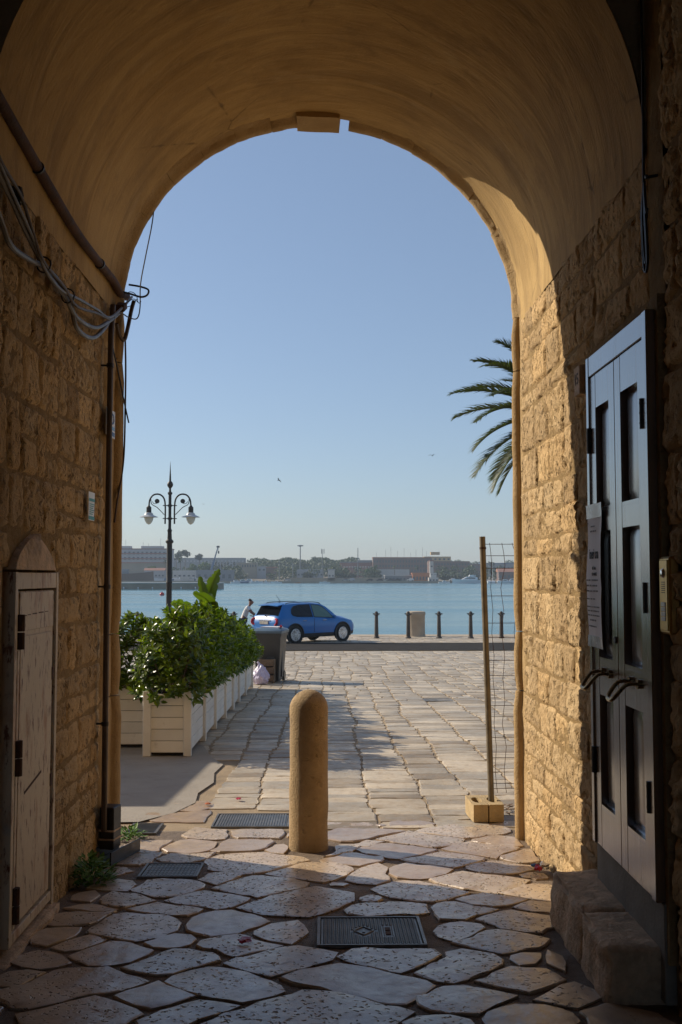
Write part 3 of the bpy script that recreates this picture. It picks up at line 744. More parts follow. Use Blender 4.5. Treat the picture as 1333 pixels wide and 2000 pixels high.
# ---- wooden double door in the right wall
d = thing('wooden_door', 'dark varnished double door with recessed panels and brass handles above a stone step', 'door', (1.22, 4.25, .41))
XD = 1.200
fr_ = obj('frame', MB().box(XD, XD + .10, 3.80, 3.855, .41, 2.61, .004).box(XD, XD + .10, 4.655, 4.70, .41, 2.61, .004).box(XD + .002, XD + .10, 3.855, 4.655, 2.515, 2.608, .003), MAT['wood'], d)
def leaf_(ya, yb, hinge_side):
    lf = obj('door_leaf', MB(), None, d) if False else None
    x0, x1 = XD + .008, XD + .052; st_ = .085
    mb = MB()
    # stiles and rails
    mb.box(x0, x1, ya, ya + st_, .413, 2.511, .002).box(x0, x1, yb - st_, yb, .413, 2.511, .002)
    rails = [(.413, .60), (1.08, 1.245), (1.80, 1.905), (2.36, 2.511)]
    for a, b in rails: mb.box(x0 + .001, x1 - .001, ya + st_, yb - st_, a, b)
    lf = obj('door_leaf', mb, MAT['wood'], d)
    for (a, b) in ((.60, 1.08), (1.245, 1.80), (1.905, 2.36)):
        # raised field set back in the opening with a chamfered border
        p = MB().box(x1 - .010, x1 + .01, ya + st_, yb - st_, a, b)
        y0_, y1_, i_ = ya + st_, yb - st_, .030
        p.add([(x1 - .0105, y0_ + .004, a + .004), (x1 - .0105, y1_ - .004, a + .004), (x1 - .0105, y1_ - .004, b - .004), (x1 - .0105, y0_ + .004, b - .004),
               (x1 - .022, y0_ + i_, a + i_ * 1.4), (x1 - .022, y1_ - i_, a + i_ * 1.4), (x1 - .022, y1_ - i_, b - i_ * 1.4), (x1 - .022, y0_ + i_, b - i_ * 1.4)],
              [(0, 1, 5, 4), (1, 2, 6, 5), (2, 3, 7, 6), (3, 0, 4, 7), (4, 5, 6, 7)])
        obj('panel', p, MAT['wood'], lf)
        # chamfered ledge along the lower edge of the opening
        obj('panel_ledge', MB().add([(x0 + .0005, y0_ + .008, a - .016), (x0 + .0005, y1_ - .008, a - .016), (x1 - .012, y1_ - .002, a + .010), (x1 - .012, y0_ + .002, a + .010),
              (x0 + .006, y0_ + .008, a - .02), (x0 + .006, y1_ - .008, a - .02)], [(3, 2, 1, 0), (0, 1, 5, 4)]), MAT['wood'], lf, smooth=False)
    # handle: a stirrup of brass on two roses
    yh, zh = (ya + yb) / 2 + (-.02 if hinge_side > 0 else -.03), 1.185
    h = MB()
    for dy in (-.055, .055):
        h.tube([(x0 + .002, yh + dy, zh), (x0 - .012, yh + dy, zh)], .019, 12)
    h.tube(spline([(x0 - .01, yh - .055, zh), (x0 - .055, yh - .055, zh - .004), (x0 - .098, yh - .040, zh - .055), (x0 - .104, yh, zh - .066), (x0 - .098, yh + .040, zh - .055), (x0 - .055, yh + .055, zh - .004), (x0 - .01, yh + .055, zh)], 4), .0085, 8)
    obj('handle', h, MAT['handle_brass'], lf)
    yk = ya if hinge_side < 0 else yb
    for zk in (.78, 1.52, 2.22):
        hb = MB().tube([(x0 - .008, yk, zk - .058), (x0 - .008, yk, zk + .058)], .011, 8)
        for q in range(3): hb.tube([(x0 - .008, yk, zk - .038 + q * .038), (x0 - .008, yk, zk - .034 + q * .038)], .0125, 8)
        obj('hinge', hb, MAT['dark_metal'], lf)
    return lf
leaf_(3.858, 4.262, -1); leaf_(4.268, 4.652, 1)
obj('keyhole_cover', MB().tube([(XD + .006, 4.295, 1.335), (XD + .001, 4.295, 1.335)], .015, 10), MAT['dark_metal'], d)
tag(obj('door_sill', MB().box(XR - .03, XR + .34, 3.79, 4.72, .05, .408, .004), MAT['sill']), 'grey cement sill under the wooden door', 'sill')
# ---- step of two stones
st = thing('stone_step', 'worn stone doorstep of two blocks in front of the wooden door', 'step', (1.12, 4.3, 0))
def worn_block(xa, xb, ya, yb, z0, z1, seed):
    bm = bmesh.new(); bmesh.ops.create_cube(bm, size=1); bmesh.ops.subdivide_edges(bm, edges=bm.edges[:], cuts=13, use_grid_fill=True)
    for v in bm.verts:
        u = v.co * 2
        p = Vector((xa + (v.co.x + .5) * (xb - xa), ya + (v.co.y + .5) * (yb - ya), z0 + (v.co.z + .5) * (z1 - z0)))
        n_ = Vector([k ** 7 if abs(k) > .5 else 0 for k in u])
        k_ = sum(1 for q in u if abs(q) > .97)
        d_ = fr((p.x * 5 + seed, p.y * 5, p.z * 7), 1, 4) * .016 + fr((p.x * 17 + seed, p.y * 17, p.z * 19), 1, 3) * .006 + (-.012 if k_ > 1 else 0) - (.030 * max(0, fr((p.x * 9, p.y * 7 + seed, p.z * 9), 1, 3)) if (k_ > 1 and u.z > .5 and u.x < 0) else 0)
        if u.z > .97 and k_ == 1: d_ *= .35
        v.co = p + (n_.normalized() * d_ if n_.length > 0 else Vector())
    me = bpy.data.meshes.new('step_block'); bm.to_mesh(me); bm.free(); smooth_by_angle(me, 60); return me
link('step_block', worn_block(1.035, XR + .02, 4.2805, 4.86, gz(4.6) - .05, .240, 3), MAT['soft_stone'], st)
link('step_block', worn_block(1.03, XR + .02, 3.84, 4.2795, gz(4.0) - .05, .237, 11), MAT['soft_stone'], st)
# ---- notice taped to the far leaf
nt_ = thing('paper_notice', 'printed white paper notice taped over the panel of the wooden door', 'notice', (XD, 4.56, 1.6))
XN = XD - .002
def sheet_x(ya, yb, za, zb, x_of, n=10, m=20, flip=False):
    vs_ = []; 
    for j in range(m + 1):
        for i in range(n + 1):
            y = ya + (yb - ya) * i / n; z = za + (zb - za) * j / m
            vs_.append((x_of(y, z), y, z))
    fs_ = [(j * (n + 1) + i, (j + 1) * (n + 1) + i, (j + 1) * (n + 1) + i + 1, j * (n + 1) + i + 1) for j in range(m) for i in range(n)]
    return MB().add(vs_, fs_)
def nx(y, z): return XN - .006 + fr((y * 6, z * 4, 2), 1, 3) * .008 - .004 * math.sin((z - 1.3) * 9) - max(0, (4.46 - y)) * .05
obj('sheet', sheet_x(4.44, 4.69, 1.31, 1.90, nx), MAT['paper'], nt_, ang=80)
obj('tape_strip', sheet_x(4.43, 4.70, 1.862, 1.925, lambda y, z: nx(y, z) - .002, 8, 3), MAT['tape'], nt_, ang=80)
obj('tape_strip', sheet_x(4.43, 4.70, 1.285, 1.335, lambda y, z: nx(y, z) - .002 + .01 * max(0, 1.31 - z), 8, 3), MAT['tape'], nt_, ang=80)
MT = lambda y, z: Matrix(((0, 0, -1, nx(y, z) - .0045), (-1, 0, 0, y), (0, 1, 0, z), (0, 0, 0, 1)))   # text plane looking to -x
def stretch(M4, sx, sy): return M4 @ Matrix.Diagonal((sx, sy, 1, 1))
text_mesh('printed_line', 'imeri una', .034, MAT['ink'], nt_, stretch(MT(4.565, 1.700), 1.15, 1.9), .0006)
text_mesh('printed_line', 'de Ruu.', .018, MAT['ink'], nt_, stretch(MT(4.555, 1.638), 1.2, 1.3), .0003)
text_mesh('printed_line', 'DI ANNES', .016, MAT['ink'], nt_, stretch(MT(4.55, 1.610), 1.15, 1.2), .0003)
def print_line(z, ya, yb, h, seed, mat='grey_ink'):    # lines too small to read in the photograph
    r_ = random.Random(seed); mb = MB(); y = yb
    while y > ya + .006:
        w = min(r_.uniform(.010, .032), y - ya)
        x_ = nx(y - w / 2, z) - .0042
        mb.add([(x_, y, z), (x_, y - w, z), (x_, y - w, z + h), (x_, y, z + h)], [(0, 1, 2, 3)])
        y -= w + r_.uniform(.003, .006)
    obj('printed_line', mb, MAT[mat], nt_, smooth=False)
for i, (z, ya, yb, h) in enumerate([(1.838, 4.665, 4.68, .006), (1.822, 4.55, 4.63, .006), (1.800, 4.54, 4.64, .007), (1.58, 4.48, 4.67, .007), (1.556, 4.48, 4.67, .007), (1.532, 4.47, 4.67, .007),
                                    (1.497, 4.53, 4.675, .006), (1.462, 4.46, 4.67, .006), (1.444, 4.47, 4.66, .006), (1.424, 4.46, 4.67, .006), (1.402, 4.52, 4.63, .007), (1.375, 4.52, 4.66, .006)]):
    print_line(z, ya, yb, h, i)
# ---- house number tile
ht = thing('house_number', 'small pale stone tile with the number 15 beside the wooden door', 'number plate', (XR - .03, 4.87, 2.54))
obj('tile', MB().box(XR - .055, XR - .01, 4.815, 4.925, 2.47, 2.61, .004), MAT['soft_stone'], ht)
text_mesh('number', '15', .075, MAT['ink'], ht, Matrix(((0, 0, -1, XR - .0565), (-1, 0, 0, 4.87), (0, 1, 0, 2.545), (0, 0, 0, 1))), .001)
# ---- intercom
ic = thing('intercom', 'narrow brass intercom panel with four name tags on the rough wall', 'intercom', (XR - .03, 3.70, 1.53))
XI = XR - .012
obj('frame', MB().box(XI - .022, XI + .02, 3.650, 3.762, 1.392, 1.672, .008), MAT['brass'], ic)
pl_ = obj('face_plate', MB().box(XI - .026, XI - .02, 3.664, 3.748, 1.405, 1.660, .002), MAT['brass'], ic)
obj('call_button', MB().lathe([(.0, -.004), (.018, -.004), (.018, .002), (.012, .008), (.001, .010)], 14, mat=Matrix.Translation((XI - .026, 3.706, 1.612)) @ Matrix.Rotation(R(-90), 4, 'Y')), MAT['chrome'], ic)
for k in range(6): obj('speaker_slot', MB().box(XI - .0275, XI - .025, 3.688, 3.724, 1.578 - k * .0075, 1.581 - k * .0075), MAT['dark_metal'], ic)
for k in range(4): obj('name_tag', MB().box(XI - .029, XI - .025, 3.684, 3.728, 1.492 - k * .0175, 1.507 - k * .0175, .001), MAT['white_card'], ic)
# ---- cable coil hanging at the edge of the inner bay
cc = thing('cable_coil', 'dark cable hung in long loops from a hook above the wooden door', 'cable', (XR - .03, 3.85, 3.1))
XC = XR - .035
obj('hook', MB().tube([(XR + .02, 3.83, 3.14), (XC, 3.83, 3.13), (XC - .005, 3.80, 3.125)], .006, 6), MAT['dark_metal'], cc)
for k, (w_, zb) in enumerate(((.022, 2.765), (.013, 2.80), (.03, 2.95))):
    obj('cable_loop', MB().tube(spline([(XC, 3.845, 3.12), (XC - .004, 3.845 - w_, 2.99), (XC, 3.845 - w_ * 1.1, zb + .05), (XC, 3.845, zb), (XC, 3.845 + w_ * 1.1, zb + .05), (XC - .004, 3.845 + w_, 2.99), (XC, 3.845, 3.12)], 6), .0055, 6), MAT['black_cable'], cc)
obj('drop_cable', MB().tube([(XR - .02, 3.90, 4.4), (XR - .02, 3.885, 3.6), (XC, 3.85, 3.12)], .0055, 6), MAT['black_cable'], cc)

# ---- rusty cabinet door in the left wall
m = thing('metal_door', 'narrow cream steel door streaked with rust under a pointed stone cap', 'door', (XL, 4.72, .0))
XM = XL + .004
obj('frame', MB().box(XM - .07, XM + .008, 4.335, 4.378, .04, 1.62, .002).box(XM - .07, XM + .008, 5.075, 5.115, .01, 1.62, .002).box(XM - .07, XM + .006, 4.378, 5.075, 1.545, 1.618, .002).box(XM - .07, XM + .004, 4.378, 5.075, .04, .085, .002), MAT['rust_paint'], m)
lf = obj('door_leaf', MB().box(XM - .035, XM - .005, 4.392, 5.062, .095, 1.535, .003), MAT['rust_paint'], m)
obj('upper_sheet', MB().box(XM - .005, XM + .001, 4.44, 5.045, 1.36, 1.53, .001), MAT['rust_paint'], lf)
obj('lower_sheet', MB().box(XM - .005, XM + .001, 4.46, 5.035, .13, 1.335, .001), MAT['rust_paint'], lf)
obj('edge_bar', MB().box(XM - .005, XM + .006, 4.396, 4.43, .10, 1.28, .002), MAT['rust_paint'], lf)
for zk in (1.36, .92 - .1, .20):
    obj('hinge', MB().tube([(XM + .012, 4.41, zk - .075), (XM + .012, 4.41, zk - .003)], .019, 10).tube([(XM + .012, 4.41, zk + .003), (XM + .012, 4.41, zk + .075)], .019, 10), MAT['rust'], lf)
obj('vent_slots', MB().box(XM + .0005, XM + .0018, 4.50, 4.55, 1.425, 1.429).box(XM + .0005, XM + .0018, 4.57, 4.62, 1.427, 1.431).box(XM + .0005, XM + .0018, 4.65, 4.73, 1.428, 1.434).box(XM + .0005, XM + .0018, 4.76, 4.85, 1.430, 1.436).box(XM + .0005, XM + .0018, 4.88, 4.94, 1.432, 1.436), MAT['rust'], lf)
for zk in (1.13, .62): obj('lock_plate', MB().box(XM, XM + .005, 5.03, 5.055, zk - .03, zk + .03, .001), MAT['rust'], lf)
obj('scorch_streak', MB().box(XM + .001, XM + .0022, 4.56, 4.86, .66, .672, 0, Matrix.Translation((0, 4.7, .67)) @ Matrix.Rotation(R(9), 4, 'X') @ Matrix.Translation((0, -4.7, -.67))), MAT['rust'], lf)
m.scale = (1, .9, 1); m.location.y += .036
cap = []
for k in range(15):
    u = k / 14
    hw = .33 * (1 - u ** 1.7) ** .9 if u < 1 else 0.0
    cap.append((4.70 - hw, 1.63 + .165 * u, 4.70 + hw))
rg = [[(XL - .03, a, z), (XL + .022 - .01 * (z - 1.63) / .17, a + .02 * (b - a), z), (XL + .036, (a + b) / 2, z), (XL + .022 - .01 * (z - 1.63) / .17, b - .02 * (b - a), z), (XL - .03, b, z)] for a, z, b in cap]
tag(obj('niche_cap', MB().loft(rg), MAT['soft_stone'], ang=60), 'pale pointed stone cap over the rusty cream door', 'stone cap')
tag(link('threshold', worn_block(XL - .08, XL + .05, 4.25, 5.14, -.12, .022, 31), MAT['soft_stone']), 'low worn stone threshold below the rusty cream door', 'threshold')
# ---- pipes and cables on the left wall
XW = XL + .035
bp = thing('conduit_pipe', 'thick rusty conduit running along the springing of the vault', 'pipe', (XW, 5.0, 3.4))
pth = spline([tuple(on_wall(px, py, XW - .008)) for px, py in ((-90, 40), (0, 197), (60, 303), (100, 372), (150, 455), (195, 515), (222, 549), (236, 575), (248, 580))], 6)
obj('pipe', MB().tube(pth, .025, 12), MAT['rust'], bp)
for i_ in (14, 30): obj('clamp', MB().tube([pth[i_] * .9 + pth[i_ - 1] * .1, pth[i_] * .85 + pth[i_ + 1] * .15], .031, 12), MAT['dark_metal'], bp)
cb = thing('cable_bundle', 'sagging bundle of grey and brown cables tied along the left wall', 'cable', (XW, 5.2, 3.0))
def wcab(pts, r, mat, dx=.0): obj('cable', MB().tube(spline([tuple(on_wall(px, py, XL + .04 + k)) for px, py, k in [(p + (dx,))[:3] for p in pts]], 6), r, 8), MAT[mat], cb)
wcab([(-40, 330), (0, 425), (22, 480), (60, 508), (95, 528), (135, 580), (150, 640), (180, 660), (205, 640), (216, 622), (232, 612)], .0125, 'grey_cable', .005)
wcab([(-40, 250), (0, 345), (25, 395), (45, 440), (75, 500), (100, 545), (128, 580), (150, 620), (185, 640), (212, 628), (228, 616)], .0115, 'grey_cable', .01)
wcab([(-40, 230), (0, 320), (28, 385), (60, 455), (88, 525), (118, 565), (155, 585), (190, 605), (214, 620), (240, 600), (258, 580)], .008, 'grey_cable', .028)
wcab([(-40, 200), (0, 310), (40, 380), (62, 445), (85, 510), (125, 560), (150, 598), (190, 612), (214, 624)], .0075, 'brown_cable', .035)
for px, py in ((86, 517), (133, 578)):
    p = on_wall(px, py, XL + .055); obj('cable_tie', MB().tube([(p.x + .032 * math.cos(a), p.y + .004 * math.sin(a * 2), p.z + .036 * math.sin(a)) for a in [k * math.pi / 6 for k in range(13)]], .004, 6), MAT['black_cable'], cb)
p = on_wall(33, 382, XL + .05)
obj('junction', MB().lathe([(.0, -.04), (.022, -.035), (.03, 0), (.022, .035), (0, .04)], 10, tuple(p)), MAT['black_plastic'], cb)
lw = thing('loose_wires', 'tangle of cut wires hanging out at the mouth of the passage', 'wires', (XL + .1, 6.4, 3.2))
def wire(pts, r, mat): obj('wire', MB().tube(spline([tuple(at(px, py, y)) for px, py, y in pts], 6), r, 6), MAT[mat], lw)
wire([(302, 400, 6.50), (297, 440, 6.5), (285, 500, 6.5), (275, 555, 6.48), (274, 600, 6.45), (268, 622, 6.42), (252, 620, 6.38), (238, 612, 6.3), (222, 612, 6.2)], .004, 'brown_cable')
wire([(252, 556, 6.5), (275, 560, 6.5), (290, 566, 6.5), (288, 576, 6.5), (276, 580, 6.48), (255, 574, 6.45), (240, 570, 6.42)], .0065, 'black_cable')
wire([(228, 632, 6.3), (234, 655, 6.36), (243, 664, 6.4), (250, 640, 6.42), (257, 606, 6.44), (262, 588, 6.46)], .0125, 'brown_cable')
wire([(214, 632, 6.2), (219, 670, 6.26), (230, 720, 6.36), (242, 780, 6.44), (252, 826, 6.48)], .005, 'black_cable')
wire([(245, 660, 6.45), (246, 720, 6.46), (245, 800, 6.47), (243, 880, 6.47), (238, 930, 6.45), (229, 980, 6.40), (224, 1020, 6.36)], .006, 'brown_cable')
for pts in ([(244, 574), (256, 570), (266, 576), (270, 590)], [(250, 590), (262, 584), (272, 592), (276, 588)], [(246, 600), (258, 596), (268, 584)], [(208, 594), (216, 604), (224, 610)], [(206, 600), (216, 606), (226, 606)]):
    wire([(a, b, 6.42 if a > 235 else 6.2) for a, b in pts], .0025, 'black_cable')
obj('splice_box', MB().box(-.030, .030, -.05, .05, -.022, .022, .006, Matrix.Translation(at(237, 600, 6.33)) @ Matrix.Rotation(R(25), 4, 'X')), MAT['rust'], lw)
dp = thing('downpipe', 'thin dark brown downpipe fixed to the left wall beside the mouth', 'pipe', (XL + .05, 6.05, 0))
obj('pipe', MB().tube([(XL + .045, 6.13, 3.24), (XL + .045, 6.08, 3.05), (XL + .045, 6.07, 1.5), (XL + .045, 6.085, .12)], .017, 10), MAT['brown_cable'], dp)
for z_ in (2.86, 1.54, .74): obj('bracket', MB().tube([(XL - .01, 6.075, z_), (XL + .045, 6.075, z_)], .006, 6).tube([(XL + .045, 6.075, z_ - .012), (XL + .045, 6.075, z_ + .012)], .021, 10), MAT['dark_metal'], dp)
gt = thing('plastic_duct', 'black plastic duct elbow strapped at the foot of the downpipe', 'duct', (XL + .07, 6.15, gz(6.15)))
Rz = Matrix.Translation((XL + .075, 6.16, 0)) @ Matrix.Rotation(R(-12), 4, 'Z')
obj('upright', MB().box(-.055, .035, -.055, .055, gz(6.15) + .07, .25, .005, Rz), MAT['black_plastic'], gt)
Rh = Matrix.Translation((XL + .10, 6.17, gz(6.17) + .048)) @ Matrix.Rotation(R(-14), 4, 'Z') @ Matrix.Rotation(R(-2), 4, 'X')
obj('trough', MB().box(-.085, .06, -.19, .21, -.042, -.034, .002, Rh).box(-.085, -.078, -.19, .21, -.034, .035, .002, Rh).box(.052, .06, -.19, .21, -.034, .035, .002, Rh), MAT['black_plastic'], gt)
for z_ in (.06, -.02 + .13):
    obj('strap', MB().box(-.059, .039, -.059, .059, z_, z_ + .010, .002, Rz), MAT['soft_stone'], gt)
# ---- signs on the left wall
sg = thing('wall_sign', 'white and blue enamel sign with a big letter D behind the downpipe', 'sign', (XL + .03, 6.19, 2.53))
XS = XL + .032
obj('plate', MB().box(XS - .006, XS, 6.06, 6.30, 2.445, 2.612, .001), MAT['white_card'], sg)
obj('light_panel', MB().box(XS, XS + .0012, 6.06, 6.135, 2.505, 2.60), MAT['lightblue_ink'], sg)
obj('light_band', MB().box(XS, XS + .0012, 6.155, 6.285, 2.492, 2.512), MAT['lightblue_ink'], sg)
obj('navy_band', MB().box(XS, XS + .0012, 6.155, 6.285, 2.455, 2.480), MAT['blue_ink'], sg)
text_mesh('letter', 'D', .095, MAT['blue_ink'], sg, Matrix(((0, 0, 1, XS + .002), (1, 0, 0, 6.222), (0, 1, 0, 2.555), (0, 0, 0, 1))) @ Matrix.Diagonal((1.45, 1.0, 1, 1)), .002)
pn = thing('paper_poster', 'small white and teal paper notice stuck on the left wall', 'notice', (XL + .03, 5.73, 1.99))
XP = XL + .028
obj('sheet', sheet_x(5.655, 5.795, 1.912, 2.070, lambda y, z: XP + fr((y * 8, z * 8, 4)) * .004, 6, 8), MAT['white_card'], pn, ang=80)
xp = lambda y, z: XP + fr((y * 8, z * 8, 4)) * .004 + .0025
obj('teal_field', sheet_x(5.658, 5.792, 1.916, 1.936, xp, 6, 2), MAT['teal_ink'], pn, ang=80)
obj('teal_field', sheet_x(5.658, 5.792, 2.018, 2.034, xp, 6, 2), MAT['teal_ink'], pn, ang=80)
for k in range(6): obj('printed_line', sheet_x(5.672, 5.75 + .02 * (k % 3), 1.945 + k * .011, 1.950 + k * .011, xp, 4, 1), MAT['teal_ink'], pn, smooth=False)
# ---- stone bollard
def dome(r, h, n=9): return [(r * math.cos(a), h + r * 1.0 * math.sin(a)) for a in [k * math.pi / 2 / n for k in range(n)]] + [(.0005, h + r)]
b = MB(); prof = [(.122, -.06), (.122, .0), (.121, .06)] + [(.1205 - .0015 * k / 8, .06 + .785 * k / 8) for k in range(1, 9)] + dome(.119, .85)[1:]
b.lathe(prof, 40)
b.v = [(x + fr((x * 9, y * 9, z * 5), 1, 3) * .0045 * 1.0, y + fr((x * 9, y * 9, z * 5 + 9), 1, 3) * .0045, z) for x, y, z in b.v]
t = NT('bollard_stone'); f = t.noise(7, 6, .65); z_ = t.sep()[2]
c = t.ramp(f, [(.3, (.37, .255, .135)), (.7, (.52, .37, .205))]); c = t.mix(t.ramp(t.noise(3, 5, .7), [(.47, 0.0), (.70, .55)]), c, (.22, .145, .08))
t.set(c, .82, Specular_IOR_Level=.3); pb_ = t.ramp(t.noise(24, 4, .7), [(.30, 0.0), (.40, 1.0)]); t.bump(t.math('ADD', t.math('ADD', t.noise(90, 4, .7), t.math('MULTIPLY', f, .9)), t.math('MULTIPLY', pb_, .9)), .008); MAT['bollard'] = t.m
o = obj('stone_bollard', b, MAT['bollard'], ang=60); o.location = (-.115, 6.46, gz(6.46)); tag(o, 'round topped stone bollard standing in the mouth of the passage', 'bollard')
# ---- manhole covers and drain grates
def cover(label, pts, kind, name='manhole_cover'):
    c0 = Vector((sum(p[0] for p in pts) / 4, sum(p[1] for p in pts) / 4)); z = gz(c0.y) + .003
    o = thing(name, label, 'manhole cover' if name == 'manhole_cover' else 'drain grate', (c0.x, c0.y, z))
    x0, x1 = min(p[0] for p in pts) - c0.x, max(p[0] for p in pts) - c0.x; y0, y1 = min(p[1] for p in pts) - c0.y, max(p[1] for p in pts) - c0.y
    sl = Matrix.Rotation(math.atan((gz(c0.y + .3) - gz(c0.y - .3)) / .6), 4, 'X')
    w = .014
    obj('frame', MB().box(x0, x1, y0, y0 + w, -.03, .006, .001, sl).box(x0, x1, y1 - w, y1, -.03, .006, .001, sl).box(x0, x0 + w, y0 + w, y1 - w, -.03, .006, .001, sl).box(x1 - w, x1, y0 + w, y1 - w, -.03, .006, .001, sl), MAT['cast_iron'], o, local=True)
    pl = obj('plate', MB().box(x0 + w + .004, x1 - w - .004, y0 + w + .004, y1 - w - .004, -.03, 0, .001, sl), MAT['cast_iron'], o, local=True)
    tr = MB(); ax0, ax1, ay0, ay1 = x0 + w + .012, x1 - w - .012, y0 + w + .012, y1 - w - .012
    if kind == 'tread':
        nx_, ny_ = 24, 22; dx, dy = (ax1 - ax0) / nx_, (ay1 - ay0) / ny_
        for i in range(nx_):
            for j in range(ny_):
                cx_, cy_ = ax0 + (i + .5) * dx, ay0 + (j + .5) * dy
                if abs(cx_ + .03) / .055 + abs(cy_) / .075 < 1.2: continue
                if .055 < cx_ < .105 and abs(cy_) < .085: continue
                a = .35
                tr.add([(cx_ - dx * .42, cy_ - dy * .42, 0), (cx_ + dx * .1, cy_ - dy * .42, 0), (cx_ + dx * .42, cy_ + dy * .30, 0), (cx_ - dx * .1, cy_ + dy * .30, 0),
                        (cx_ - dx * .38, cy_ - dy * .36, .004), (cx_ + dx * .06, cy_ - dy * .36, .004), (cx_ + dx * .38, cy_ + dy * .24, .004), (cx_ - dx * .06, cy_ + dy * .24, .004)],
                       [(4, 5, 6, 7), (0, 1, 5, 4), (1, 2, 6, 5), (2, 3, 7, 6), (3, 0, 4, 7)], sl)
        em = MB()
        ring_ = [(-.03 + .045 * q, .062 * s_) for q, s_ in ((0, -1), (1, 0), (0, 1), (-1, 0))]
        for q in range(4):
            a_, b_ = Vector(ring_[q]), Vector(ring_[(q + 1) % 4]); em.tube([sl @ Vector((*a_, .002)), sl @ Vector((*b_, .002))], .0035, 6)
        em.box(-.036, -.024, -.025, .025, 0, .004, 0, sl)
        obj('emblem', em, MAT['cast_iron'], pl, local=True)
        obj('lettering_block', MB().box(.060, .062, -.08, .08, 0, .004, 0, sl).box(.098, .100, -.08, .08, 0, .004, 0, sl).box(.068, .092, -.06, -.015, 0, .003, 0, sl).box(.068, .092, .0, .05, 0, .003, 0, sl), MAT['rust'], pl, local=True)
        obj('key_slot', MB().box(.022, .034, -.012, .012, .0005, .0015, 0, sl), MAT['black_plastic'], pl, local=True)
    elif kind == 'grid':
        nx_, ny_ = 13, 7; dx, dy = (ax1 - ax0) / nx_, (ay1 - ay0) / ny_
        for i in range(nx_):
            for j in range(ny_): tr.box(ax0 + i * dx + .003, ax0 + (i + 1) * dx - .003, ay0 + j * dy + .004, ay0 + (j + 1) * dy - .004, 0, .004, 0, sl)
    else:
        nx_ = 26; dx = (ax1 - ax0) / nx_
        for i in range(nx_): tr.box(ax0 + i * dx + .003, ax0 + (i + 1) * dx - .004, ay0, ay1, 0, .005, 0, sl)
    obj('tread', tr, MAT['cast_iron'], pl, local=True, smooth=False, kind='stuff')
    return o
cover('dark iron manhole cover with diamond emblem set in the passage floor', [(-.045, 4.51), (.433, 4.94), (0, 4.72), (.388, 4.73)], 'tread')
cover('square iron cover with grid of raised studs near the black duct', [(-1.04, 5.72), (-.71, 6.04), (-.9, 5.88), (-.85, 5.88)], 'grid')
cover('wide ribbed iron cover beside the stone bollard', [(-.785, 7.03), (-.26, 7.48), (-.6, 7.2), (-.445, 7.31)], 'rib')
cover('small ribbed iron cover against the concrete apron by the passage mouth', [(-1.33, 6.84), (-1.12, 7.16), (-1.2, 7), (-1.25, 7)], 'rib')
cover('distant drain grate between the slabs of the waterfront paving', [(1.55, 16.4), (2.0, 16.9), (1.7, 16.6), (1.85, 16.7)], 'rib', 'drain_grate')
# ---- weeds
def leafy(mb, base, n, r, h, size, rnd, lift=.5, asp=.45):
    for k in range(n):
        a = rnd.uniform(0, 2 * math.pi); q = r * math.sqrt(rnd.random())
        p = Vector(base) + Vector((q * math.cos(a), q * math.sin(a), h * rnd.random() * (1 - .6 * q / r)))
        dr = Vector((math.cos(a), math.sin(a), rnd.uniform(-.2, 1) * lift * 2)).normalized()
        L = size * rnd.uniform(.6, 1.3); sd_ = dr.cross(Vector((0, 0, 1))).normalized() * L * asp * .5
        up = sd_.cross(dr).normalized()
        mid = p + dr * L * .5 - up * L * .06
        mb.add([p, mid + sd_, p + dr * L - Vector((0, 0, L * .15)), mid - sd_, mid + up * L * .02 - up * L * .06], [(0, 1, 4), (1, 2, 4), (2, 3, 4), (3, 0, 4)])
def weed(label, x, y, n, r, h, size):
    w = thing('weed', label, 'weed', (x, y, gz(y))); mb = MB(); leafy(mb, (0, 0, 0), n, r, h, size, random.Random(int(x * 100)), .6)
    obj('leaves', mb, MAT['leaf_weed'], w, local=True, smooth=False)
    s = MB(); r_ = random.Random(3)
    for k in range(7): s.tube([(0, 0, -.01), (r_.uniform(-r, r) * .6, r_.uniform(-r, r) * .6, h * r_.uniform(.4, .8))], .0025, 5)
    obj('stems', s, MAT['leaf_weed'], w, local=True)
weed('bushy green weed growing from the foot of the left wall', -1.27, 5.62, 330, .115, .17, .055)
weed('small green weed behind the moulded jamb at the passage mouth', -1.27, 6.72, 120, .08, .09, .045)
# ---- litter
MAT['foil'] = simple('silver_foil', (.6, .6, .62), .25, .8); MAT['red_print'] = simple('red_wrapper', (.42, .015, .045), .35); MAT['blue_rag'] = simple('blue_plastic', (.02, .10, .28), .4)
MAT['orange_leaf'] = simple('dry_orange_leaf', (.42, .11, .03), .7); MAT['brown_leaf'] = simple('dry_leaf', (.13, .075, .04), .8, var=.3)
def crumple(name, parent, c, r, seed, mat, flat=.6):
    bm = bmesh.new(); bmesh.ops.create_icosphere(bm, subdivisions=2, radius=1)
    for v in bm.verts:
        k = 1 + fr((v.co * 2.3 + Vector((seed, 0, 0))), .7, 3) * .75
        v.co = Vector((v.co.x * r * k, v.co.y * r * k, max(-.6, v.co.z) * r * k * flat)) + Vector(c)
    me = bpy.data.meshes.new(name); bm.to_mesh(me); bm.free(); return link(name, me, MAT[mat], parent, local=True)
lt = thing('candy_wrapper', 'crumpled red and silver wrapper at the foot of the sunlit wall', 'litter', (1.19, 5.80, gz(5.8) + .012))
crumple('foil', lt, (.01, .01, .025), .035, 1, 'foil'); crumple('red_film', lt, (-.02, -.02, .018), .020, 5, 'red_print', .9); crumple('blue_film', lt, (-.03, .03, .02), .018, 9, 'blue_rag')
lt = thing('leaf_litter', 'heap of dry leaves and a blue scrap behind the concrete block', 'litter', (1.27, 7.52, gz(7.5)))
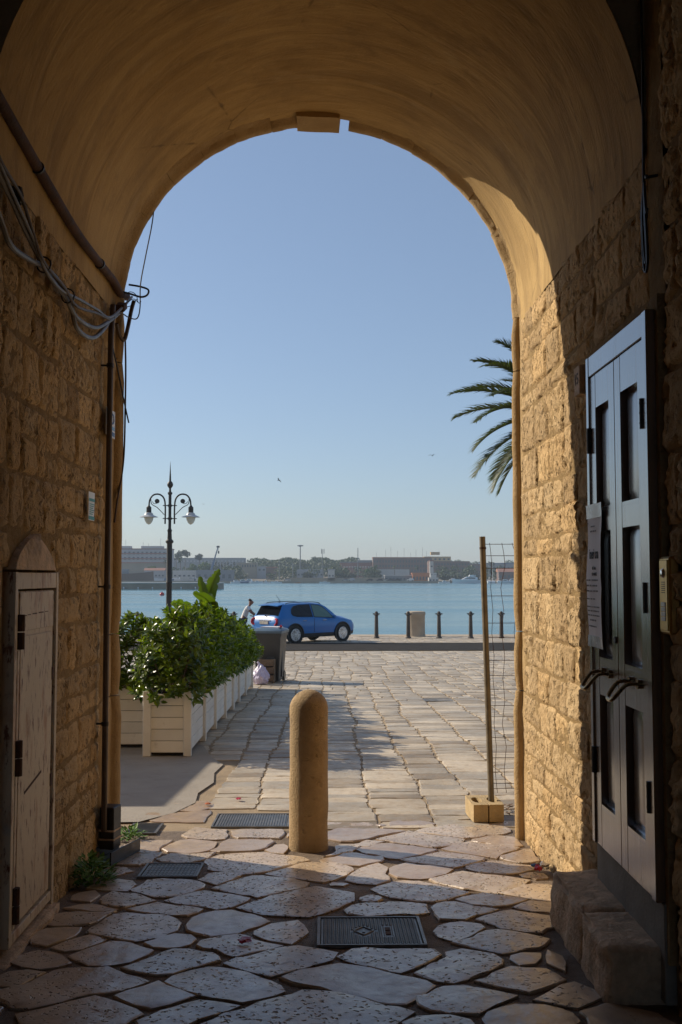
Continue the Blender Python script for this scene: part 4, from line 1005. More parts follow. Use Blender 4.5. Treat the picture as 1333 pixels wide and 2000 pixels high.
mb = MB(); leafy(mb, (0, 0, .01), 60, .10, .05, .05, random.Random(4), .2); obj('dry_leaves', mb, MAT['brown_leaf'], lt, local=True, smooth=False); crumple('blue_scrap', lt, (-.08, -.02, .02), .03, 3, 'blue_rag')
for lab, px, py, mat in (('red smeared scrap on a stone beside the manhole cover', 478, 1846, 'red_print'), ('orange fallen leaf near the wide ribbed cover', 406, 1575, 'orange_leaf'), ('red bottle cap on the slabs beyond the ribbed covers', 466, 1565, 'red_print'), ('tan dry leaf near the wheeled bin', 580, 1332, 'orange_leaf')):
    p = on_ground(px, py); o = crumple('scrap', None, (0, 0, .012), .022 if py < 1800 else .028, px, mat, .35); o.name = 'litter_scrap'; o.location = (p.x, p.y, p.z + .008); tag(o, lab, 'litter')
# ---- concrete block with post and wire mesh
blk = thing('concrete_block', 'hollow tan concrete block holding up the fence post', 'block', (1.10, 7.31, gz(7.31)))
zb = .012; bl = MB()
Rb = Matrix.Rotation(R(3), 4, 'Z')
def hole_block(mb, x0, x1, y0, y1, h, holes):
    # plan with round holes: rim quads built per cell
    n = 20; cells = [(x0, (x0 + x1) / 2), ((x0 + x1) / 2, x1)]
    for (ca, cb_), hr in zip(cells, holes):
        cx_, cy_ = (ca + cb_) / 2, (y0 + y1) / 2
        vs_ = []; fs_ = []
        for i in range(n):
            a = 2 * math.pi * i / n; dx, dy = math.cos(a), math.sin(a)
            s_ = min((cb_ - ca) / 2 / max(1e-6, abs(dx)), (y1 - y0) / 2 / max(1e-6, abs(dy)))
            ox, oy = cx_ + dx * s_, cy_ + dy * s_
            for z in (0, h): vs_ += [(cx_ + hr[0] * dx, cy_ + hr[1] * dy, z), (ox, oy, z)]
        for i in range(n):
            k, q = i * 4, ((i + 1) % n) * 4
            fs_ += [(k + 2, k + 3, q + 3, q + 2), (k, k + 2, q + 2, q), (k + 1, q + 1, q + 3, k + 3)]
        mb.add(vs_, fs_, Matrix.Translation((0, 0, zb)) @ Rb)
hole_block(bl, -.105, .115, -.155, .155, .118, [(.035, .085), (.035, .085)])
MAT['block'] = simple('tan_concrete_block', (.46, .335, .175), .9, var=.2, scale=9, bump=.006, bscale=70)
obj('block_body', bl, MAT['block'], blk, local=True, ang=30)
fp = thing('mesh_fence', 'bare steel post with a rusty wire mesh panel beside the jamb', 'fence', (1.158, 7.3, gz(7.3)))
MAT['galv'] = simple('weathered_steel', (.20, .165, .115), .5, .55, var=.3, scale=10)
b0, t0 = Vector((1.158, 7.31, gz(7.3) + .02)), Vector((1.108, 7.31, 1.885))
obj('post', MB().tube([b0, t0], .0215, 14), MAT['galv'], fp)
obj('top_collar', MB().tube([t0 - Vector((-.003, 0, .09)), t0 - Vector((-.003, 0, .075))], .0245, 12), MAT['rust'], fp)
def px_z(py): return at(960, py, 7.31).z
for py in (1063, 1085.5, 1110, 1164, 1217, 1245, 1290, 1320, 1346, 1378, 1400, 1440, 1480, 1508, 1530, 1540):
    z = px_z(py); xs_ = b0.x + (t0.x - b0.x) * (z - b0.z) / (t0.z - b0.z)
    obj('wire', MB().tube([(xs_ - .01, 7.31, z), (xs_ + .4, 7.31, z + .001), (xs_ + 1.2, 7.33, z - .004)], .0022, 5), MAT['rust'], fp)
for k, x_ in enumerate((1.25, 1.34, 1.46, 1.6, 1.75, 1.9, 2.1)):
    r_ = random.Random(k); pts = [(x_ + r_.uniform(-.012, .012) + (.012 if i % 2 else -.012), 7.305, 1.84 - i * .16) for i in range(12)]
    obj('wire', MB().tube(spline(pts, 2), .002, 5), MAT['rust'], fp)
pts = [(b0.x + .03 + (t0.x - b0.x) * (1.84 - z) / 0.0001 * 0 - .03 * (z - 0) / 1.9 + (.012 if i % 2 else 0), 7.305, z) for i, z in enumerate([1.84 - q * .16 for q in range(12)])]
obj('wire', MB().tube(spline(pts, 2), .002, 5), MAT['rust'], fp)
# ================================================================== the waterfront outside
def leaf_mat(name, a, b, rough=.35, trans=.3, scale=9):
    t = NT(name); f = t.noise(scale, 3, .6); r_ = t.n('ShaderNodeNewGeometry').outputs['Random Per Island']
    c = t.ramp(t.math('ADD', t.math('MULTIPLY', f, .5), t.math('MULTIPLY', r_, .5)), [(.25, a), (.75, b)])
    t.set(c, rough, Specular_IOR_Level=.5)
    tr = t.n('ShaderNodeBsdfTranslucent'); t.l(t.mix(1.0, c, (1.5, 1.6, .5), 'MULTIPLY'), tr.inputs[0])
    mx = t.n('ShaderNodeMixShader'); mx.inputs[0].default_value = trans; t.l(t.b.outputs[0], mx.inputs[1]); t.l(tr.outputs[0], mx.inputs[2]); t.l(mx.outputs[0], t.out.inputs[0])
    return t.m
MAT['shrub'] = leaf_mat('glossy_shrub_leaf', (.038, .076, .009), (.165, .215, .02), .28, .42)
MAT['big_leaf'] = leaf_mat('broad_leaf', (.055, .10, .014), (.12, .19, .022), .38, .4, 3)
MAT['palm_leaf'] = leaf_mat('palm_frond', (.030, .048, .016), (.080, .10, .028), .55, .25, 4)
MAT['twig'] = simple('brown_twig', (.10, .062, .035), .85, var=.3)
MAT['bark'] = simple('palm_bark', (.16, .11, .07), .95, var=.35, scale=8, bump=.03, bscale=14)
t = NT('cream_painted_boards'); g_ = t.noise(1.0, 5, .6, t.mapping((14, 14, 30))); r_ = t.rand()
c = t.ramp(t.noise(3, 5, .6), [(.3, (.72, .685, .62)), (.7, (.83, .805, .75))])
c = t.mix(t.ramp(t.noise(7, 6, .7), [(.58, 0.0), (.74, .4)]), c, (.33, .27, .19)); c = t.mix(1.0, c, t.ramp(r_, [(0, (.9, .9, .9)), (1, (1.03, 1.02, 1.0))]), 'MULTIPLY')
t.set(c, .62); t.bump(g_, .0016); MAT['boards'] = t.m
MAT['soil'] = simple('planting_soil', (.045, .030, .02), .95, var=.3, scale=20, bump=.02, bscale=40)
# ---- planters
def planter(label, x0, x1, y0, y1, h, tilt=0.0):
    yc = (y0 + y1) / 2; zb = gz(y0) + .02
    o = thing('wooden_planter', label, 'planter', ((x0 + x1) / 2, yc, zb), R(tilt), 'cream wooden planters in a row')
    hx, hy = (x1 - x0) / 2, (y1 - y0) / 2; ps = .055; n = 5
    sh = lambda y: gz(yc + y) - gz(y0)
    for sx in (-1, 1):
        for sy in (-1, 1):
            b_ = sh(sy * hy)
            lean = random.uniform(-.008, .008)
            cx_, cy_ = sx * (hx - ps / 2), sy * (hy - ps / 2)
            obj('post', MB().box(-ps / 2 - .012, ps / 2 + .012, -ps / 2, ps / 2, b_ - .012, h + .02, .006, Matrix.Translation((cx_, cy_, 0)) @ Matrix.Rotation(lean, 4, 'Y')), MAT['boards'], o, local=True)
    ph = (h - .03) / n
    for k in range(n):
        z0, z1 = .025 + k * ph, .025 + (k + 1) * ph - .005
        for sy in (-1, 1): obj('plank', MB().box(-hx + ps, hx - ps, sy * (hy - .03) - .010, sy * (hy - .03) + .010, z0, z1, .003), MAT['boards'], o, local=True)
        for sx in (-1, 1): obj('plank', MB().box(sx * (hx - .03) - .010, sx * (hx - .03) + .010, -hy + ps, hy - ps, z0 + sh(0) * .5, z1 + sh(0) * .5, .003), MAT['boards'], o, local=True)
    obj('soil', MB().box(-hx + .05, hx - .05, -hy + .05, hy - .05, .0, h - .07, .01), MAT['soil'], o, local=True)
    return o
XP1 = -1.36
spans = [(10.32, 11.55), (11.60, 12.72), (12.77, 13.95), (14.0, 15.1), (15.15, 16.3), (16.35, 17.55), (17.6, 19.2)]
labs = ['cream planter with scratched corner post next to the concrete apron', 'second cream planter counted from the concrete apron', 'third cream planter counted from the concrete apron', 'fourth cream planter counted from the concrete apron',
        'fifth cream planter counted from the concrete apron', 'sixth cream planter counted from the concrete apron', 'cream planter at the end of the row beside the plastic bag']
for i, (a, b) in enumerate(spans): planter(labs[i], XP1 - .46, XP1 - .004 * i, a, b, .61, random.uniform(-.8, .8))
planter('cream planter set back beside the corner planter behind the jamb', -3.05, -1.86, 10.95, 11.45, .62, 0)
planter('cream planter with its back to the terrace left of the others', -4.35, -3.15, 10.98, 11.48, .62, 1)
# ---- shrubs
def leaf5(mb, p, dr, L, wd, nrm):
    sd_ = dr.cross(nrm); sd_ = sd_.normalized() * L * wd * .5 if sd_.length > 1e-5 else Vector((L * wd * .5, 0, 0))
    up = sd_.cross(dr).normalized(); m1 = p + dr * L * .38; m2 = p + dr * L * .72 - up * L * .05
    mb.add([p, m1 + sd_ + up * L * .07, m2 + sd_ * .8 + up * L * .03, p + dr * L - up * L * .16, m2 - sd_ * .8 + up * L * .03, m1 - sd_ + up * L * .07, m1, m2],
           [(0, 1, 6), (0, 6, 5), (1, 2, 7, 6), (6, 7, 4, 5), (2, 3, 7), (7, 3, 4)])
def shrub(label, x0, x1, y0, y1, z0, tops, ntip, seed, group='shrubs in the cream planters', overhang=.095, L0=.100):
    r_ = random.Random(seed); xc, yc = (x0 + x1) / 2, (y0 + y1) / 2
    o = thing('shrub', label, 'shrub', (xc, yc, z0), 0, group); mb = MB(); tw = MB()
    hx, hy = (x1 - x0) / 2 + overhang, (y1 - y0) / 2 + overhang * .7
    for k in range(ntip):
        u, v, w = r_.uniform(-1, 1), r_.uniform(-1, 1), r_.random() ** .95
        sh_ = r_.random()
        if sh_ < .62:                                   # push most shoots to the outside
            ax = r_.choice('xxyyz')
            if ax == 'x': u = math.copysign(r_.uniform(.82, 1), u)
            elif ax == 'y': v = math.copysign(r_.uniform(.82, 1), v)
            else: w = r_.uniform(.86, 1)
        top = tops + .16 * fr((xc + u * hx * 2, yc + v * hy * 2, seed), 1, 3) - .16 * (u * u + v * v) * .6
        taper = 1 - .30 * w * w
        p = Vector((u * hx * taper, v * hy * taper, .04 + w * (top - z0 - .04)))
        if p.z < .12 and abs(u) < .7 and abs(v) < .7: continue
        out = Vector((u * .8, v * .8, .35 + .9 * w)).normalized()
        ax_ = (out + Vector((r_.uniform(-.4, .4), r_.uniform(-.4, .4), r_.uniform(-.1, .5)))).normalized()
        nl = r_.randint(8, 12); ph = r_.uniform(0, 6)
        t1 = ax_.orthogonal().normalized(); t2 = ax_.cross(t1)
        stem = .10 + .04 * r_.random()
        if k % 3 == 0: tw.tube([p - ax_ * .16 + Vector((0, 0, -.05)), p + ax_ * stem * .8], .003, 4, False)
        for q in range(nl):
            a = ph + q * 2.4; f_ = q / nl
            d_ = ((t1 * math.cos(a) + t2 * math.sin(a)) * (1.05 - .55 * f_) + ax_ * (.15 + .8 * f_)).normalized()
            leaf5(mb, p + ax_ * stem * f_, d_, L0 * r_.uniform(.75, 1.25) * (1 - .25 * f_), r_.uniform(.36, .46), ax_)
    obj('foliage', mb, MAT['shrub'], o, local=True, ang=180)
    for k in range(9):
        a = r_.uniform(0, 6.28); tw.tube(spline([(r_.uniform(-.1, .1), r_.uniform(-.3, .3), -.02), (r_.uniform(-.5, .5) * hx, r_.uniform(-.6, .6) * hy, .3 * (tops - z0)), (r_.uniform(-.8, .8) * hx, r_.uniform(-.8, .8) * hy, .7 * (tops - z0))], 3), .007, 5, False)
    obj('branches', tw, MAT['twig'], o, local=True)
    return o
tops_ = [1.14, 1.16, 1.10, 1.02, .92, .76, .58]
sl_ = ['glossy green shrub in the corner planter beside the concrete apron', 'tall glossy shrub in the second planter from the apron', 'tall glossy shrub in front of the big broad leaf plant', 'glossy shrub in the fourth planter from the apron',
       'glossy shrub in the fifth planter from the apron', 'low glossy shrub in the sixth planter from the apron', 'lowest glossy shrub beside the wheeled bin']
for i, (a, b) in enumerate(spans):
    shrub(sl_[i], XP1 - .44, XP1 - .02, a + .03, b - .03, gz(a) + .48, tops_[i], 320 if i < 3 else 230, 11 + i)
shrub('glossy shrub in the planter set back behind the jamb', -3.0, -1.9, 10.98, 11.42, gz(11) + .5, 1.08, 330, 31)
shrub('glossy shrub in the planter on the terrace side', -4.3, -3.2, 11.0, 11.44, gz(11) + .5, 1.25, 240, 32)
# ---- plant with a few broad leaves
bl = thing('broad_leaf_plant', 'plant with tall torn banana-like leaves rising above the shrubs', 'plant', (-1.57, 13.3, gz(13.3) + .5))
def broad(base, path_px, w, seed, y=13.3):
    P = spline([tuple(at(px, py, y + dy)) for px, py, dy in path_px], 7); n = len(P); rg = []; mb = MB(); vs_ = []; fs_ = []
    for i, p in enumerate(P):
        t_ = i / (n - 1); T = (P[min(i + 1, n - 1)] - P[max(i - 1, 0)]).normalized(); sd_ = T.cross(Vector((.25, 1, .1))).normalized()
        ww = w * (math.sin(math.pi * min(1, t_ ** .8 * .97 + .02)) ** .7) + .008
        for s_, f_ in ((-1, 1), (-.5, .35), (0, 0), (.5, .35), (1, 1)):
            tear = (1 - .35 * (fr((i * .9, s_ * 3, seed)) > .22)) if abs(s_) == 1 else 1
            vs_.append(p + sd_ * ww * s_ * tear + Vector((0, -.05, 0)) * f_ * ww * 4)
    for i in range(n - 1):
        for j in range(4): fs_.append((i * 5 + j, i * 5 + j + 1, i * 5 + j + 6, i * 5 + j + 5))
    lf_ = obj('leaf', mb.add(vs_, fs_), MAT['big_leaf'], bl, ang=180)
    obj('midrib', MB().tube([p + Vector((0, .004, 0)) for p in P], [.008 * (1 - .8 * i / n) + .001 for i in range(n)], 6), MAT['big_leaf'], lf_)
broad(None, [(410, 1200, 0), (408, 1175, 0), (412, 1150, 0), (421, 1128, .02), (429, 1112, .05)], .085, 1)
broad(None, [(407, 1205, 0), (403, 1180, -.05), (397, 1155, -.05), (391, 1126, -.02)], .075, 2)
broad(None, [(412, 1205, 0), (414, 1185, -.1), (400, 1168, -.2), (378, 1157, -.25)], .08, 3)
broad(None, [(405, 1210, 0), (375, 1190, -.1), (350, 1178, -.2), (335, 1180, -.3)], .06, 4)
broad(None, [(412, 1215, 0), (416, 1195, -.1), (414, 1175, -.15), (408, 1160, -.1)], .08, 5)
obj('stem', MB().tube([(-1.57, 13.3, gz(13.3) + .45), tuple(at(409, 1200, 13.3))], .035, 8), MAT['big_leaf'], bl)
# ---- wheeled bin
MAT['bin'] = simple('dark_grey_plastic', (.048, .050, .052), .48, var=.2, scale=3)
MAT['bin_lid'] = simple('blue_grey_lid', (.10, .15, .20), .4, var=.15, scale=4)
wb_ = thing('wheeled_bin', 'dark grey wheeled waste bin with blue grey lid at the end of the planters', 'bin', (-1.16, 20.95, gz(20.9)), R(-9))
def tap(h, w, d_, k=.014):
    return [(-w + k, -d_, h), (-w, -d_ + k, h), (-w, d_ - k, h), (-w + k, d_, h), (w - k, d_, h), (w, d_ - k, h), (w, -d_ + k, h), (w - k, -d_, h)]
bd = obj('body', MB().loft([tap(.03, .225, .25), tap(.10, .232, .262), tap(.90, .278, .335), tap(.94, .30, .355), tap(.985, .30, .355)][::-1]), MAT['bin'], wb_, local=True)
obj('front_panel', MB().loft([[(-.02, -.262 - .01, .03), (.155, -.262 - .01, .03), (.155, -.262, .03), (-.02, -.262, .03)], [(-.02, -.305, .48), (.155, -.305, .48), (.155, -.28, .48), (-.02, -.28, .48)], [(.02, -.30, .53), (.13, -.30, .53), (.13, -.285, .53), (.02, -.285, .53)]]), MAT['bin'], bd, local=True)
obj('rib', MB().box(.236, .262, -.05, .05, .1, .86, .006), MAT['bin'], bd, local=True)
lid = obj('lid', MB().loft([tap(.985, .312, .37), tap(1.03, .318, .375), tap(1.06, .29, .34), tap(1.085, .20, .25)][::-1]), MAT['bin_lid'], wb_, local=True)
obj('lid_handle', MB().tube([(-.25, .40, 1.0), (.25, .40, 1.0)], .018, 8), MAT['bin'], lid, local=True)
for s_ in (-1, 1): obj('wheel', MB().tube([(s_ * .20, .27, .10), (s_ * .25, .27, .10)], .10, 16), MAT['black_plastic'], wb_, local=True)
nw = obj('folded_newspaper', MB().loft([[(-.18, -.15, 1.088), (.2, -.2, 1.088), (.26, .05, 1.088), (-.1, .1, 1.088)], [(-.17, -.15, 1.108), (.2, -.19, 1.108), (.25, .05, 1.108), (-.1, .1, 1.108)]]), MAT['paper']); nw.location = wb_.location; nw.rotation_euler = (0, 0, R(-9)); tag(nw, 'folded white newspaper lying on the bin lid', 'newspaper')
cp_ = crumple('red_cap', None, (0, 0, .0), .03, 4, 'red_print', .9); cp_.location = wb_.location + Vector((.22, -.12, 1.11)); tag(cp_, 'small red scrap on the corner of the bin lid', 'litter')
# ---- plastic bag and crate by the bin
t = NT('lilac_plastic_bag'); c = t.ramp(t.noise(14, 4), [(.4, (.50, .43, .58)), (.7, (.66, .60, .72))]); c = t.mix(t.ramp(t.noise(11, 3), [(.62, 0.0), (.7, .55)]), c, (.55, .26, .24)); t.set(c, .35, Specular_IOR_Level=.5); MAT['bag'] = t.m
bm = bmesh.new(); bmesh.ops.create_icosphere(bm, subdivisions=4, radius=1)
for v in bm.verts:
    p = v.co.copy(); k = 1 + fr(p * 2.2 + Vector((3, 1, 0)), .7, 4) * .28
    z = p.z; w = (1 - .55 * max(0, z) ** 1.4)
    v.co = Vector((p.x * .165 * w * k, p.y * .15 * w * k, max(-.14, z * .19 * (1 + .2 * max(0, fr((p.x * 5, p.y * 5, 1)))) * (1 if z < 0 else 1.25))))
    v.co.z += .14
me = bpy.data.meshes.new('plastic_bag'); bm.to_mesh(me); bm.free(); smooth_by_angle(me, 40)
bag = thing('plastic_bag', 'lilac plastic rubbish bag slumped against the planter by the bin', 'bag', (-1.30, 20.12, gz(20.12) + .015))
link('bag_body', me, MAT['bag'], bag, local=True)
obj('knot', MB().tube(spline([(-.05, 0, .30), (-.02, .01, .36), (-.06, .0, .42)], 4), [.03] * 4 + [.025] * 3 + [.018, .02], 7), MAT['bag'], bag, local=True)
crt = thing('wooden_crate', 'brown slatted crate standing between the bag and the bin', 'crate', (-1.20, 20.48, gz(20.5) + .015), R(-6))
for k in range(3): obj('slat', MB().box(-.16, .16, -.10, -.085, .03 + k * .15, .15 + k * .15, .004), MAT['bark'], crt, local=True); obj('slat', MB().box(-.16, .16, .085, .10, .03 + k * .15, .15 + k * .15, .004), MAT['bark'], crt, local=True)
for sx in (-1, 1): obj('end_board', MB().box(sx * .15 - .01, sx * .15 + .01, -.084, .084, 0, .46, .004), MAT['bark'], crt, local=True)
# ---- blue car
t = NT('metallic_blue_paint'); t.set((.0, .15, .46), .32, .0); t.b.inputs['Coat Weight'].default_value = .4; t.b.inputs['Coat Roughness'].default_value = .05; MAT['car_blue'] = t.m
MAT['cladding'] = simple('black_cladding', (.020, .020, .022), .55); MAT['tyre'] = simple('tyre_rubber', (.016, .016, .016), .8); MAT['alloy'] = simple('alloy_rim', (.58, .58, .60), .3, .85, var=.05)
t = NT('tinted_glass'); t.set((.010, .013, .016), .02, Specular_IOR_Level=.35); MAT['glass'] = t.m; t = NT('dark_rear_glass'); t.set((.008, .010, .013), .02, Specular_IOR_Level=.0); MAT['rear_glass'] = t.m; t = NT('greenish_glass'); t.set((.11, .20, .18), .02, Specular_IOR_Level=.35); MAT['green_glass'] = t.m; MAT['tail'] = simple('red_lens', (.50, .012, .02), .2); MAT['plate'] = simple('number_plate', (.42, .38, .32), .4, var=.35, scale=16)
ST = [(-2.13, .44, .64, .78, .60, .80, .82), (-2.08, .33, .80, .97, .70, 1.00, 1.03), (-1.99, .27, .86, 1.03, .70, 1.08, 1.12), (-1.86, .25, .875, 1.04, .66, 1.30, 1.36), (-1.74, .24, .885, 1.04, .63, 1.50, 1.555), (-1.60, .24, .89, 1.035, .625, 1.525, 1.58), (-1.25, .23, .90, 1.02, .63, 1.545, 1.60), (-.95, .23, .90, 1.01, .635, 1.555, 1.61), (-.30, .23, .90, .99, .64, 1.56, 1.615),
      (-.24, .23, .90, .988, .64, 1.56, 1.615), (.25, .23, .90, .965, .64, 1.53, 1.585), (.55, .23, .90, .955, .65, 1.41, 1.47), (.85, .23, .90, .945, .67, 1.22, 1.27), (1.10, .23, .90, .94, .70, 1.02, 1.06), (1.5, .24, .89, .91, .62, .99, 1.02), (1.85, .25, .86, .83, .52, .91, .93), (2.04, .28, .78, .72, .46, .78, .79), (2.13, .36, .64, .60, .40, .62, .63)]
def ring_half(s_):
    x, zb_, w, belt, ry, rz_, rf = s_
    return [(x, w * .80, zb_), (x, w * .97, zb_ + .10), (x, w, .58), (x, w * .99, belt - .07), (x, w * .955, belt), (x, ry, rz_), (x, ry * .72, rz_ * .35 + rf * .65), (x, 0, rf)]
HR = [ring_half(s_) for s_ in ST]; NH = 8
def patch(cells, off=0.0):
    mb = MB()
    for (i, j, side) in cells:
        q = [HR[i][j], HR[i + 1][j], HR[i + 1][j + 1], HR[i][j + 1]]
        q = [(a, b * side, c_) for a, b, c_ in q]
        mb.add(q, [(0, 1, 2, 3) if side > 0 else (3, 2, 1, 0)])
    bm = bmesh.new(); me_ = mb.mesh('x'); bm.from_mesh(me_); bmesh.ops.remove_doubles(bm, verts=bm.verts[:], dist=.0005); bm.to_mesh(me_); bm.free(); return me_
car = thing('parked_car', 'bright blue compact crossover car parked at the edge of the quay', 'car', (-.93, 41.98, gz(41.8) + .012), R(43))
glass_side_r = [(i, 4, s_) for s_ in (1, -1) for i in range(5, 13) if i != 8]
rearw = [(i, j, s_) for s_ in (1, -1) for i in (2, 3) for j in (5, 6)]; winds = [(i, j, s_) for s_ in (1, -1) for i in (10, 11, 12) for j in (5, 6)]
skip = set(rearw) | set(winds)
def cpart(name, cells, mat, parent=car):
    me_ = patch(cells); smooth_by_angle(me_, 40); return link(name, me_, mat, parent, local=True)
for k_e, nm in ((0, 'tail_panel'), (-1, 'nose_panel')):
    rr_ = HR[k_e]; obj(nm, MB().add([(a_, b_, c_) for a_, b_, c_ in rr_] + [(a_, -b_, c_) for a_, b_, c_ in rr_[:-1]][::-1], [tuple(range(15))]), MAT['car_blue'], car, local=True, smooth=False)
body = cpart('body', [(i, j, s_) for s_ in (1, -1) for i in range(len(ST) - 1) for j in range(1, NH - 1) if (i, j, s_) not in skip], MAT['car_blue'])
for side in (1, -1):
    def wpt(x, tt):
        for a_, b_ in zip(HR, HR[1:]):
            if a_[0][0] <= x <= b_[0][0]:
                k_ = (x - a_[0][0]) / (b_[0][0] - a_[0][0]); p_ = Vector(a_[4]).lerp(Vector(b_[4]), k_); q_ = Vector(a_[5]).lerp(Vector(b_[5]), k_); r0 = p_.lerp(q_, tt)
                return (r0.x, side * (r0.y + .012), r0.z)
    for poly_, gm in (([(-1.40, .30), (-1.36, .62), (-1.22, .82), (-.95, .90), (-.36, .92), (-.33, .07), (-1.15, .07), (-1.34, .14)], 'glass'), ([(-.25, .07), (-.27, .92), (.12, .90), (.34, .84), (.56, .62), (.74, .30), (.80, .07)], 'green_glass')):
        m_ = MB().add([wpt(*q_) for q_ in poly_], [tuple(range(len(poly_)))]); obj('side_window', m_, MAT[gm], car, local=True, smooth=False)
        pts_ = [wpt(*q_) for q_ in poly_]; obj('window_trim', MB().tube(pts_ + [pts_[0]], .012, 5), MAT['cladding'], car, local=True)
cpart('rear_window', rearw, MAT['rear_glass']); cpart('windscreen', winds, MAT['glass'])
obj('sill_cladding', MB().loft([[(x, -w * .80, z), (x, -w * .985, z + .04), (x, -w * 1.008, z + .17), (x, w * 1.008, z + .17), (x, w * .985, z + .04), (x, w * .80, z)] for x, z, w in [(-2.10, .30, .78), (-2.0, .25, .86), (-1.6, .21, .895), (1.6, .21, .895), (1.95, .24, .83), (2.1, .3, .7)]]), MAT['cladding'], car, local=True)
for wx in (-1.285, 1.285):
    for side in (1, -1):
        arc = [(wx + .42 * math.cos(a), side * .905, .345 + .42 * math.sin(a)) for a in [R(-18) + R(216) * k / 18 for k in range(19)]]
        obj('wheel_arch_and_shade', MB().tube(arc, .042, 6).lathe([(.0, -.004), (.41, -.004), (.41, .004), (0, .004)], 24, mat=Matrix.Translation((wx, side * .902, .345)) @ Matrix.Rotation(R(90), 4, 'X')), MAT['cladding'], car, local=True)  # arch trim, plus a flat black disc standing in for the wheel well's shade
        M_ = Matrix.Translation((wx, side * .82, .337)) @ Matrix.Rotation(R(-90 * side), 4, 'X')
        ty = obj('wheel', MB().lathe([(.22, -.10), (.315, -.10), (.335, -.07), (.337, .07), (.318, .105), (.25, .108), (.24, .09), (.22, .06)], 28, mat=M_), MAT['tyre'], car, local=True)
        rm = MB().lathe([(.0, .03), (.22, .03), (.238, .06), (.248, .108), (.236, .112), (.225, .09)], 28, mat=M_)
        for k in range(14):
            a = 2 * math.pi * k / 14; rm.box(.05, .232, -.013, .013, .085, .108, .0, M_ @ Matrix.Rotation(a, 4, 'Z'))
        rm.lathe([(0, .08), (.055, .08), (.05, .112), (0, .115)], 14, mat=M_)
        obj('rim', rm, MAT['alloy'], ty, local=True)
for side in (1, -1):
    M_ = Matrix.Translation((-2.085, side * .665, .86)) @ Matrix.Rotation(R(side * 22), 4, 'Z') @ Matrix.Rotation(R(-80), 4, 'Y')
    obj('tail_light', MB().lathe([(.075, -.03), (.155, -.03), (.155, .03), (.13, .05), (.085, .045), (.078, .02)], 20, mat=M_), MAT['tail'], car, local=True)
    obj('mirror', MB().lathe([(.02, -.10), (.085, -.06), (.10, 0), (.085, .06), (.02, .09)], 10, mat=Matrix.Translation((.70, side * 1.02, 1.02)) @ Matrix.Diagonal((.75, 1, .85, 1))), MAT['car_blue'], car, local=True)
    obj('roof_rail', MB().tube(spline([(-1.55, side * .60, 1.55), (-1.3, side * .60, 1.60), (-.3, side * .60, 1.615), (.15, side * .60, 1.585), (.3, side * .60, 1.54)], 4), .016, 6), MAT['cladding'], car, local=True)
    for hx_ in (-.78, .28): obj('door_handle', MB().box(hx_ - .10, hx_ + .10, side * .905 - .012, side * .905 + .012, .875, .90, .006), MAT['chrome'], car, local=True)
    obj('door_seam', MB().box(-.275, -.265, side * .902 - .003, side * .902 + .003, .42, .97), MAT['cladding'], car, local=True)
    obj('headlight', MB().lathe([(.02, -.04), (.10, -.02), (.09, .02), (.02, .045)], 12, mat=Matrix.Translation((2.0, side * .62, .76)) @ Matrix.Rotation(R(80), 4, 'Y')), MAT['chrome'], car, local=True)
obj('spoiler', MB().loft([[(-1.62, y, 1.585 - .05 * abs(y)), (-1.95, y * .97, 1.52 - .05 * abs(y)), (-1.95, y * .97, 1.49 - .05 * abs(y)), (-1.62, y, 1.54 - .05 * abs(y))] for y in (-.60, -.3, 0, .3, .60)]), MAT['car_blue'], car, local=True)
obj('number_plate', MB().box(-2.155, -2.115, -.26, .26, .765, .875, .003), MAT['plate'], car, local=True)
obj('tailgate_trim', MB().box(-2.135, -2.075, -.36, .36, .90, .925, .004), MAT['chrome'], car, local=True)
obj('rear_bumper', MB().loft([[(-2.16, y * .92, .47), (-2.17, y * .92, .62), (-2.08, y, .64), (-2.06, y, .45)] for y in (-.84, -.5, 0, .5, .84)]), MAT['car_blue'], car, local=True)
obj('rear_wiper', MB().tube([(-2.06, 0, 1.09), (-2.03, -.20, 1.12)], .012, 6).lathe([(0, -.02), (.03, -.02), (.03, .02), (0, .03)], 10, (-2.06, 0, 1.09)), MAT['cladding'], car, local=True)
obj('antenna', MB().tube([(-1.35, 0, 1.60), (-1.30, 0, 1.63), (-1.52, 0, 1.90)], [.02, .012, .006], 6), MAT['cladding'], car, local=True)
# ---- man bending over a scooter
def skin(name, joints, edges, mat, parent, root=0, sub=2):
    me_ = bpy.data.meshes.new(name); me_.from_pydata([j[0] for j in joints], edges, []); me_.update()
    o = link(name, me_, mat, parent, local=True)
    o.modifiers.new('skin', 'SKIN'); 
    lay = me_.skin_vertices[0].data if len(me_.skin_vertices) else None
    if lay is None:
        bpy.context.view_layer.objects.active = o
        lay = me_.skin_vertices[0].data
    for k, j in enumerate(joints):
        rr = j[1]; lay[k].radius = rr if isinstance(rr, tuple) else (rr, rr); lay[k].use_root = (k == root)
    s_ = o.modifiers.new('sub', 'SUBSURF'); s_.levels = sub; s_.render_levels = sub
    return o
MAT['skin'] = simple('tanned_skin', (.25, .115, .070), .6); MAT['shirt'] = simple('white_cotton', (.66, .64, .62), .85, var=.06); MAT['trousers'] = simple('navy_trousers', (.028, .040, .085), .85); MAT['hair'] = simple('cropped_brown_hair', (.035, .020, .013), .8)
man = thing('person', 'person in a white shirt and dark trousers bending over a scooter behind the car', 'person', (-3.52, 43.3, gz(43.3) + .012))
